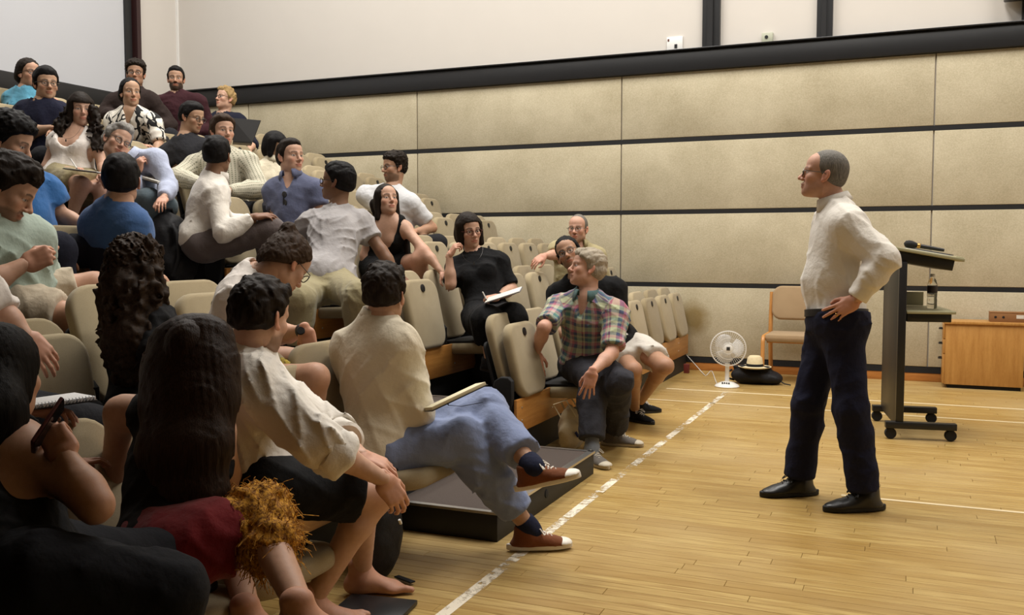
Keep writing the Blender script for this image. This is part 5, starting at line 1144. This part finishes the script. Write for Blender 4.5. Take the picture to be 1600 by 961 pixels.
# pedestal drawers and cardboard box
t = empty('pedestal_cabinet', (.655, 9.77, 0), 'light oak drawer pedestal standing against the panelled wall at right', 'cabinet')
box_obj('carcass', (-.325, -.17, .035), (.325, .16, .60), M_OAKV, t, .003); box_obj('cabinet_top', (-.338, -.185, .60), (.335, .17, .625), M_OAKV, t, .004); box_obj('plinth', (-.30, -.15, 0), (.31, .14, .035), M_BLACKM, t)
for i, (z0, z1) in enumerate(((.46, .595), (.32, .455), (.04, .315))):
    o = box_obj('drawer', (-.345, -.165, z0), (-.325, .155, z1), M_OAKV, t, .002); zz = z1-.05
    MB().tube([(-.345, -.06, zz), (-.372, -.055, zz), (-.375, 0, zz-.005), (-.372, .055, zz), (-.345, .06, zz)], .006, 8).build('drawer_handle', M_BLACK, o)
t = empty('cardboard_box', (.86, 9.74, .625), 'long brown cardboard box with white sticker on the oak pedestal', 'box')
mc = mat('brown_cardboard', srgb(140, 98, 58), .85, var=.08, scale=20.); box_obj('carton', (-.16, -.08, 0), (.16, .08, .085), mc, t, .003); box_obj('lid_flap', (-.162, -.082, .085), (.162, .082, .091), mc, t, .002)
box_obj('sticker', (.055, -.0815, .035), (.115, -.0795, .068), MATS['white_paper'], t)
for x in (-.115, -.05): MB().lathe([(.011, 0), (.011, .002)], 14, (x, -.080, .045), (0, -1, 0)).build('hand_hole', M_BLACKM, t)
# upholstered side chair
t = empty('side_chair', (-1.02, 9.46, 0), 'beech-framed chair with beige-pink upholstery by the panelled wall', 'chair')
for sx in (-1, 1):
    mb = MB(); mb.tube([(sx*.255, -.25, 0), (sx*.255, -.25, .40), (sx*.255, -.235, .435), (sx*.255, -.20, .452), (sx*.255, .15, .452)], .019, 10); mb.build('front_leg', M_TAN, t)
    mb = MB(); mb.tube([(sx*.25, .33, 0), (sx*.25, .24, .42), (sx*.25, .26, .62), (sx*.25, .31, .86)], .021, 10); mb.build('back_post', M_TAN, t)
MB().box((0, 0, .44), (.49, .46, .075), bev=.03).build('seat', M_CHAIRF, t)
Mb = frame(x=(1, 0, 0), y=(0, .17, .98), o=(0, .245, .585)); MB().prism(rrect(.47, .34, .09, 6), .055, Mb, bev=.022).build('backrest', M_CHAIRF, t); MB().box((0, .03, .40), (.46, .40, .02)).build('seat_rail', M_TAN, t)
# desk fan
t = empty('desk_fan', (-1.55, 8.87, 0), 'white desk fan standing on the wooden floor by the wall', 'fan')
MB().lathe([(.112, 0), (.115, .008), (.105, .022), (.06, .045), (.03, .052)], 32).build('fan_base', M_WHITEP, t)
bt = MB()
for k in range(4): bt.box((-.03+.02*k, -.07, .048-.004), (.012, .018, .012), (math.radians(-25), 0, 0), .002)
tag(bt.build('speed_buttons', M_BLACKM, t), kind='stuff')
MB().lathe([(.026, .045), (.021, .06), (.019, .20), (.024, .22)], 20).build('fan_column', M_WHITEP, t)
ax_ = nrm(A(.18, -1, .05)); fc = A(.01, -.02, .365); u1 = nrm(np.cross(ax_, A(0, 0, 1))); u2 = np.cross(u1, ax_)
MB().lathe([(.02, -.13), (.05, -.12), (.055, -.05), (.045, -.03)], 24, fc, ax_).build('motor_housing', M_WHITEP, t)
m_, nt_, b_ = newmat('smoky_translucent_plastic'); b_.inputs['Base Color'].default_value = (.80, .80, .80, 1); b_.inputs['Roughness'].default_value = .2; b_.inputs['Alpha'].default_value = .42; M_BLADE = m_
for k in range(3):
    vs = []; n = 10
    for i in range(n+1):
        a = math.radians(120*k+8+95*i/n); rr_ = .145*(.80+.2*math.sin(math.pi*i/n)); tw = (i/n-.5)*.05
        for r0 in (.03, rr_*.55, rr_): vs.append(fc+ax_*(tw*r0/.145)+u1*math.cos(a)*r0+u2*math.sin(a)*r0)
    o = MB().add(vs, [(i*3+j, i*3+j+1, i*3+j+4, i*3+j+3) for i in range(n) for j in range(2)], True).build('fan_blade', M_BLADE, t); md = o.modifiers.new('thick', 'SOLIDIFY'); md.thickness = .003
MB().lathe([(.046, .032), (.05, .036), (.05, .046), (.044, .050)], 28, fc, ax_).build('hub_badge', M_WHITEP, t)
Mh = frame(x=u1, z=ax_, o=fc+ax_*.050); MB().prism([(-.016, -.016), (.016, -.016), (.016, .016), (-.016, .016)], .002, Mh).build('badge_square', mat('badge_dark', (.03, .03, .03), .5), t)
cg = MB()
for rr_, zz in ((.165, 0), (.16, .03), (.16, -.03), (.10, .047), (.05, .05)): cg.tube([fc+ax_*zz+u1*rr_*math.cos(a)+u2*rr_*math.sin(a) for a in np.linspace(0, 2*math.pi, 40)[:-1]], .0016 if rr_ < .16 else .003, 5, closed=True)
for k in range(48):
    a = 2*math.pi*k/48; e = u1*math.cos(a)+u2*math.sin(a); cg.tube([fc+e*.05+ax_*.05, fc+e*.11+ax_*.047, fc+e*.155+ax_*.033, fc+e*.166, fc+e*.15-ax_*.04, fc+e*.06-ax_*.07], .0008, 4)
tag(cg.build('wire_cage', M_WHITEP, t), kind='stuff')
p = [aty(1071, 553, 9.97), A(-2.05, 9.90, .05), atz(1097, 582, .004), atz(1103, 588, .004), atz(1112, 577, .004), A(-1.66, 8.95, .004), A(-1.60, 8.89, .008)]
pts = []
for a, b in zip(p[:-1], p[1:]):
    for i in range(6): pts.append(a+(b-a)*i/6)
pts.append(p[-1])
for _ in range(3): pts = [pts[0]]+[(pts[i-1]+pts[i]*2+pts[i+1])/4 for i in range(1, len(pts)-1)]+[pts[-1]]
tag(MB().tube(pts, .004, 6).build('power_cable', M_WHITEP), 'thin white power cable running from the fan to the wall', 'cable')
tag(box_obj('fire_notice_block', atd(1072, 575, 9.1)-A(.02, .02, .05), atd(1072, 575, 9.1)+A(.03, .03, .04), mat('dark_red_plastic', (.11, .012, .010), .5), None, .004), 'small dark red block at the floor end of the front seat row', 'block')
# bags
M_NYL = cloth('black_nylon', (.010, .010, .012), var=.3, sheen=.03, rough=.55); M_NYLG = cloth('charcoal_bag_cloth', (.030, .031, .034), var=.2, sheen=.05, rough=.6)
def softbag(name, loc, label, prims, m, extras=None, cat='bag', rz=0, amp=.004, pn='bag_body'):
    t = empty(name, loc, label, cat, rz=rz); wv = fold_waves(len(label), .10, amp, 8); V, Q = snet(*field(prims, .009, lambda f, X, Y, Z: np.maximum(f+wave(X, Y, Z, wv)*(f < .06), .002-Z))); V = relax(V, Q, 2, .4)
    link(pn, npmesh(pn, V, Q), m, t); 
    if extras: extras(t)
    return t
B_ = atz(1172, 598, 0)
def ex1(t):
    MB().tube([(-.20, -.02, .03), (-.27, -.04, .05), (-.28, -.05, .10), (-.22, -.03, .13)], .010, 8).build('strap', M_NYL, t); MB().tube([(.19, .0, .06), (.27, -.04, .02), (.33, -.05, .012)], .006, 6).build('strap', M_NYL, t)
softbag('shoulder_bag', (-1.33, 9.18, 0), 'black soft bag lying on the floor behind the fan', [ell((-.04, 0, .075), (.20, .11, .085), k=.03), ell((.12, .02, .06), (.13, .10, .07), k=.04), cone((-.2, 0, .16), (.12, 0, .15), .02, k=.04)], M_NYL, ex1)
t = empty('panama_hat', (-1.34, 9.16, .155), 'cream straw hat with black band lying on the black bag', 'hat')
m_ = cloth('straw', srgb(222, 206, 168), weave=300.); MB().lathe([(.02, .112), (.05, .118), (.068, .10), (.076, .05), (.080, .012), (.12, .0), (.155, .012), (.156, .016), (.12, .005), (.082, .017)], 32).build('straw_body', m_, t); MB().lathe([(.0805, .014), (.0815, .016), (.079, .040), (.0775, .042)], 32).build('hat_band', M_NYL, t)
def ex2(t):
    MB().tube([(-.10, -.10, .36), (.02, -.14, .47), (.10, -.05, .46)], .012, 6, flat=.4).build('strap', M_NYL, t); MB().box((.05, -.12, .04), (.20, .02, .03), bev=.004).build('base_trim', M_NYL, t)
softbag('roll_top_bag', tuple(atz(764, 610, .26)), 'charcoal roll-top bag standing on the deck under the second row beside the aisle', [ell((0, 0, .14), (.12, .15, .16), k=.05), ell((-.02, 0, .30), (.075, .13, .12), k=.06), cone((-.02, -.10, .38), (-.02, .10, .36), .03, .03, k=.05)], M_NYLG, ex2, amp=.007)
def ex3(t):
    for s in (-1, 1): MB().tube([(.11, s*.08, .42), (.16, s*.09, .36), (.165, s*.09, .2), (.12, s*.10, .08)], .018, 8, flat=.4).build('shoulder_strap', M_NYL, t)
    MB().tube([(.0, -.04, .485), (.0, -.03, .52), (.0, .03, .52), (.0, .04, .485)], .009, 8).build('grab_handle', M_NYL, t); MB().box((-.0, -.155, .2), (.12, .012, .02), bev=.003).build('zip_pull', mat('grey_tab', (.15, .15, .14), .4), t)
softbag('backpack', (-4.52, 4.86, 1.04), 'black backpack standing in the aisle beside the man in white long sleeves', [ell((0, 0, .18), (.13, .16, .18), k=.05), ell((0, 0, .33), (.12, .15, .17), k=.06), ell((.10, 0, .15), (.07, .12, .13), k=.04)], M_NYL, ex3, cat='backpack', amp=.005)
def ex4(t):
    for s in (-1, 1): MB().tube([(-.05, s*.06, .20), (-.10, s*.07, .29), (-.02, s*.05, .32), (.05, s*.06, .22)], .011, 6, flat=.35).build('tote_handle', m_, t)
    MB().box((.062, -.06, .11), (.01, .09, .035), (0, -.5, .2), .002).build('printed_patch', C('dark_blue_print', 34, 38, 80), t)
softbag('tote_bag', tuple(atz(905, 702, 0)+A(-.06, .02, 0)), 'cream canvas tote bag slumped on the floor beside the plaid-shirted man', [ell((0, 0, .10), (.075, .14, .12), k=.04), ell((-.02, .02, .2), (.045, .10, .07), k=.05)], C('cream_canvas', 200, 184, 150), ex4, amp=.008)
def ex5(t): MB().box((.14, -.02, .012), (.10, .025, .006), (0, 0, -.35), .002).build('strap', M_NYL, t)
softbag('rucksack', tuple(atz(592, 905, 0)+A(-.03, .03, 0)), 'black rucksack on the floor behind the barefoot man\'s legs', [ell((0, 0, .16), (.10, .13, .17), k=.05), ell((0, 0, .29), (.07, .10, .12), k=.06)], M_NYL, ex5, cat='backpack')
t = empty('laptop_sleeve', tuple(atz(585, 955, 0)), 'flat black folder lying on the floor by the bare foot', 'folder', rz=math.radians(8)); MB().box((0, 0, .011), (.26, .19, .018), bev=.004).build('sleeve_body', M_BLACK, t); MB().box((0, -.096, .012), (.24, .004, .005)).build('zip_edge', M_BLACKM, t)
# papers, notebooks and devices in laps and hands
M_PAPER = mat('cream_paper', srgb(222, 212, 178), .8, var=.03); M_WPAPER = MATS['white_paper']
def pad(name, c, X, Yv, w_, h, label, cat, pages, cover, th=.016, extra=None):
    """book lying open or closed: X along its width, Yv along its height"""
    Mx = frame(x=X, z=np.cross(nrm(X), nrm(Yv)), o=(0, 0, 0)); t = empty(name, tuple(c), label, cat)
    R3 = Mx.to_3x3(); MB().box(R3@Vector((0, 0, th*.5)), (w_*.96, h*.96, th), R3, .001).build('pages', pages, t); MB().box(R3@Vector((0, 0, -.001)), (w_, h, .004), R3, .001).build('cover', cover, t)
    if extra: extra(t, R3, th)
    return t
tan = BYL('cream overshirt'); c_ = atd(712, 622, 3.82)
def rib(t, R3, th): MB().tube([R3@Vector((-.03, .06, .0)), R3@Vector((-.05, -.06, -.01)), R3@Vector((-.02, -.14, -.03)), R3@Vector((.06, -.16, -.05))], .003, 6, flat=.4).build('ribbon', C('black_ribbon', 16, 20, 18), t)
pad('notebook', c_, nrm(atd(748, 602, 3.86)-atd(676, 636, 3.80)), nrm(ray(712, 622)*A(1, 1, 1)+A(0, 0, .07)), .25, .18, 'open black notebook with cream pages on the crossed blue-trousered knee', 'notebook', M_PAPER, M_BLACK, .014, rib)
wm = BYL('clipboard on lap'); pad('clipboard', atd(787, 461, 6.02), nrm(atd(816, 451, 6.0)-atd(758, 470, 6.03)), nrm(ray(787, 461)+A(0, 0, .10)), .24, .26, 'clipboard of white sheets in the lap of the woman in black', 'clipboard', M_WPAPER, mat('grey_board', (.10, .10, .12), .6), .005)
pad('notepad', atd(134, 268, 6.55), nrm(atd(160, 272, 6.55)-atd(108, 266, 6.55)), nrm(ray(134, 268)+A(0, 0, -.02)), .24, .18, 'thin dark-edged pad on the khaki skirt of the writing woman', 'notepad', M_WPAPER, M_BLACK, .008)
pad('notebook', atd(240, 282, 6.25), nrm(atd(265, 290, 6.2)-atd(215, 275, 6.3)), nrm(ray(240, 282)+A(0, 0, .12)), .24, .18, 'open notes on the knees of the grey-haired woman in light blue', 'notebook', M_WPAPER, M_BLACK, .016)
def spiral(t, R3, th):
    mb = MB()
    for i in range(18): mb.tube([R3@Vector((-.085+.01*i, -.072, .0)), R3@Vector((-.085+.01*i, -.082, .008)), R3@Vector((-.085+.01*i, -.072, .016))], .0011, 5)
    tag(mb.build('spiral_binding', M_BLACK, t), kind='stuff')
m_, nt_, b_ = newmat('squared_paper'); co_ = coords(nt_); br = nd(nt_, 'ShaderNodeTexBrick'); nt_.links.new(co_, br.inputs['Vector']); br.offset = 0; br.inputs['Scale'].default_value = 1.; br.inputs['Brick Width'].default_value = .008; br.inputs['Row Height'].default_value = .008; br.inputs['Mortar Size'].default_value = .0006
br.inputs['Color1'].default_value = (*srgb(224, 222, 218), 1); br.inputs['Color2'].default_value = (*srgb(224, 222, 218), 1); br.inputs['Mortar'].default_value = (*srgb(150, 152, 160), 1); nt_.links.new(br.outputs['Color'], b_.inputs['Base Color']); b_.inputs['Roughness'].default_value = .8
pad('notebook', atd(84, 629, 2.86), nrm(atd(118, 622, 2.9)-atd(48, 632, 2.8)), nrm(A(-.5, .8, .0)), .20, .15, 'spiral notebook of squared paper on dark trousers at the left edge', 'notebook', m_, M_BLACK, .012, spiral)
lp = BYL('open laptop'); t = empty('laptop', tuple(atd(383, 222, 9.55)), 'dark grey open laptop on the lap of the blond man', 'laptop'); M_LAP = mat('grey_laptop_shell', (.035, .034, .034), .4, .3)
vv = [atd(u, v, d_)-atd(383, 222, 9.55) for u, v, d_ in ((362, 184, 9.62), (407, 188, 9.5), (394, 222, 9.45), (364, 220, 9.57))]; n_2 = nrm(np.cross(vv[1]-vv[0], vv[3]-vv[0]))*.010
MB().add(vv+[v+n_2 for v in vv], [(0, 1, 2, 3), (7, 6, 5, 4), (0, 4, 5, 1), (1, 5, 6, 2), (2, 6, 7, 3), (3, 7, 4, 0)]).build('screen_lid', M_LAP, t)
bk = nrm(A(VF[0], VF[1], 0)); MB().add([vv[3], vv[2], vv[2]+A(-.14, .16, 0), vv[3]+A(-.14, .16, 0)]+[p-A(0, 0, .016) for p in (vv[3], vv[2], vv[2]+A(-.14, .16, 0), vv[3]+A(-.14, .16, 0))], [(0, 1, 2, 3), (7, 6, 5, 4), (0, 4, 5, 1), (1, 5, 6, 2), (2, 6, 7, 3), (3, 7, 4, 0)]).build('keyboard_base', M_LAP, t)
t = empty('smartphone', tuple(atd(74, 664, 2.12)), 'dark red phone held in the hand of the nearest woman', 'phone'); a1 = nrm(nrm(atd(88, 645, 2.12)-atd(62, 684, 2.12))*.8+nrm(ray(74, 664))*.6); Mx = frame(x=a1, z=nrm(np.cross(a1, ray(74, 664))+ray(74, 664)*.25), o=(0, 0, 0)).to_3x3()
MB().box((0, 0, 0), (.125, .060, .009), Mx, .003).build('phone_body', mat('dark_red_case', (.06, .012, .016), .3), t); MB().box(Mx@Vector((0, 0, -.0055)), (.122, .056, .001), Mx).build('phone_screen', mat('black_glass', (.01, .01, .012), .08), t)
def pen(hand_px, tip_px, d_, label, m):
    a, b = atd(*hand_px, d_), atd(*tip_px, d_+.01); t = empty('pen', tuple(b), label, 'pen'); MB().tube([a-b, (a-b)*.2], .0045, 8).build('barrel', m, t); MB().tube([(a-b)*.2, A(0, 0, 0)], [.0042, .001], 8).build('nib', M_BLACK, t)
pen((754, 456), (761, 470), 5.98, 'pale pen in the writing hand of the woman in black', M_WHITEP); pen((110, 248), (122, 266), 6.5, 'white pen held by the long-haired woman in white', M_WHITEP)
pen((52, 534), (56, 556), 2.72, 'black pen in the ringed hand at the left edge', M_BLACK); pen((624, 812), (627, 820), 2.93, 'white pen end poking from the barefoot man\'s fist', M_WHITEP)
# things worn: parts of their wearers
def worn(i, name, mb, m): 
    o = mb.build(name, m, i['root']); return o
def ring_on(i, nm, t, r, h, m, name):
    S, E, W, hd, ar = i['arms'][nm]; c = E+(W-E)*t-i['B']; MB().lathe([(r, -h), (r+.004, -h*.7), (r+.004, h*.7), (r, h)], 24, c, nrm(W-E)).build(name, m, i['root'])
bent = BYL('hair bun'); ring_on(bent, 'L', .90, .031, .012, M_BLACK, 'wristwatch'); S, E, W, hd, ar = bent['arms']['L']
MB().lathe([(.019, 0), (.021, .004), (.017, .010)], 20, E+(W-E)*.90-bent['B']+nrm(-VF)*.033, nrm(-VF+A(0, 0, .4))).build('watch_face', M_BLACKM, bent['root'])
ring_on(wm, 'L', .93, .026, .007, M_BLACK, 'watch_strap')
sp = speaker; W, RH, hs = sp['arms']['L'][4]['frame']; MB().lathe([(.0095, -.0025), (.0108, -.0015), (.0108, .0015), (.0095, .0025)], 16, tohead(A(-.0105, .108, -.002), RH, W, hs)-sp['B'], RH[:, 1]).build('wedding_ring', mat('gold', (.75, .48, .15), .25, 1.), sp['root'])
bf = BYL('barefoot man')
for nm in 'RL':
    S, E, W, hd, ar = bf['arms'][nm]; c = E+(W-E)*.24-bf['B']; ax2 = nrm(W-E)
    prof = [(.060, -.050), (.074, -.046), (.082, -.026), (.079, -.006), (.083, .010), (.079, .028), (.066, .038), (.052, .032)]
    mb = MB(); mb.lathe(prof, 28, c, ax2); V_ = np.array(mb.v); V_ = V_+np.stack([np.sin(V_[:, 1]*90+V_[:, 2]*60)*.003, np.sin(V_[:, 0]*80)*.003, np.sin(V_[:, 0]*110+1)*.003], 1); mb.v = [tuple(p) for p in V_]; mb.build('rolled_cuff', WHITE, bf['root'])
# belt and shirt pocket of the lecturer
i = sp; bc = i['P']+i['UT']*.055; X_, Y_ = i['TX'], i['TF']; pts = [bc+X_*.176*math.cos(a)+Y_*(.150*math.sin(a)+.008)-i['B'] for a in np.linspace(0, 2*math.pi, 48)[:-1]]
vs = [];
for p in pts:
    e = nrm(p-(bc-i['B'])); vs += [p-i['UT']*.018-e*.004, p-i['UT']*.018+e*.003, p+i['UT']*.018+e*.003, p+i['UT']*.018-e*.004]
nn = len(pts); MB().add(vs, [(k*4+j, ((k+1) % nn)*4+j, ((k+1) % nn)*4+(j+1) % 4, k*4+(j+1) % 4) for k in range(nn) for j in range(4)], True).build('belt', mat('black_belt_leather', (.010, .009, .009), .4), i['root'])
# sunglasses hooked on the slate polo, necklaces
po = BYL('slate blue polo'); c0 = po['N']+po['TF']*.150-po['UT']*.10-po['B']; mb = MB()
for sg in (-1, 1): mb.lathe([(.021, -.002), (.024, 0), (.021, .003)], 18, c0+po['TX']*.005-po['UT']*(.03*sg+.03), nrm(po['TF']+po['TX']*.4))
mb.tube([c0+po['TX']*.01, c0-po['UT']*.08+po['TX']*.014], .005, 6); mb.build('hanging_sunglasses', M_BLACK, po['root'])
for frag, dz, w_ in (('clipboard on lap', .11, .075), ('writing on a pad', .10, .07)):
    i = BYL(frag); pts = [i['N']+i['TX']*w_*math.cos(a)*(1 if True else 0)+i['TF']*(.075+.045*math.sin(-a))-i['UT']*(-.02+dz*max(0, math.sin(-a)))-i['B'] for a in np.linspace(-math.pi, 0, 20)]
    mb = MB(); mb.tube(pts, .0009, 5); e = i['N']+i['TF']*.128-i['UT']*(dz-.005)-i['B']; mb.box(e, (.009, .006, .018), bev=.002); mb.build('necklace', M_SPECT if dz > .105 else M_BLACK, i['root'])
# fringed ochre scarf over the knee of the woman in the red skirt
rs = BYL('red skirt'); H, K, An, T_ = rs['legs']['R']; base = rs['B']; rr2 = np.random.default_rng(4)
m_ = goldprint('ochre_fringe', srgb(120, 74, 14), srgb(206, 148, 42), 90.); V, Q = snet(*field([cone(H+(K-H)*.70, K, .085, .080, k=.03), cone(K, K+(An-K)*.34, .078, .070, k=.03), cone(K+(An-K)*.1+A(-.05, .03, 0), K+(An-K)*.6+A(-.10, .04, 0), .06, .05, k=.05)], .008, lambda f, X, Y, Z: f+wave(X, Y, Z, fold_waves(3, .03, .006, 10)))); 
sc_ = link('fringed_scarf', npmesh('fringed_scarf', V-base, Q), m_, rs['root']); fr = MB(); sel = rr2.choice(len(V), 1900)
for p in V[sel]:
    q = p-base; d1 = rr2.normal(size=3)*.010; fr.tube([q, q+d1+A(0, 0, -.004), q+d1*1.4+rr2.normal(size=3)*.008+A(0, 0, -.018)], .0011, 3, caps=False)
tag(fr.build('fringe', m_, sc_), kind='stuff')
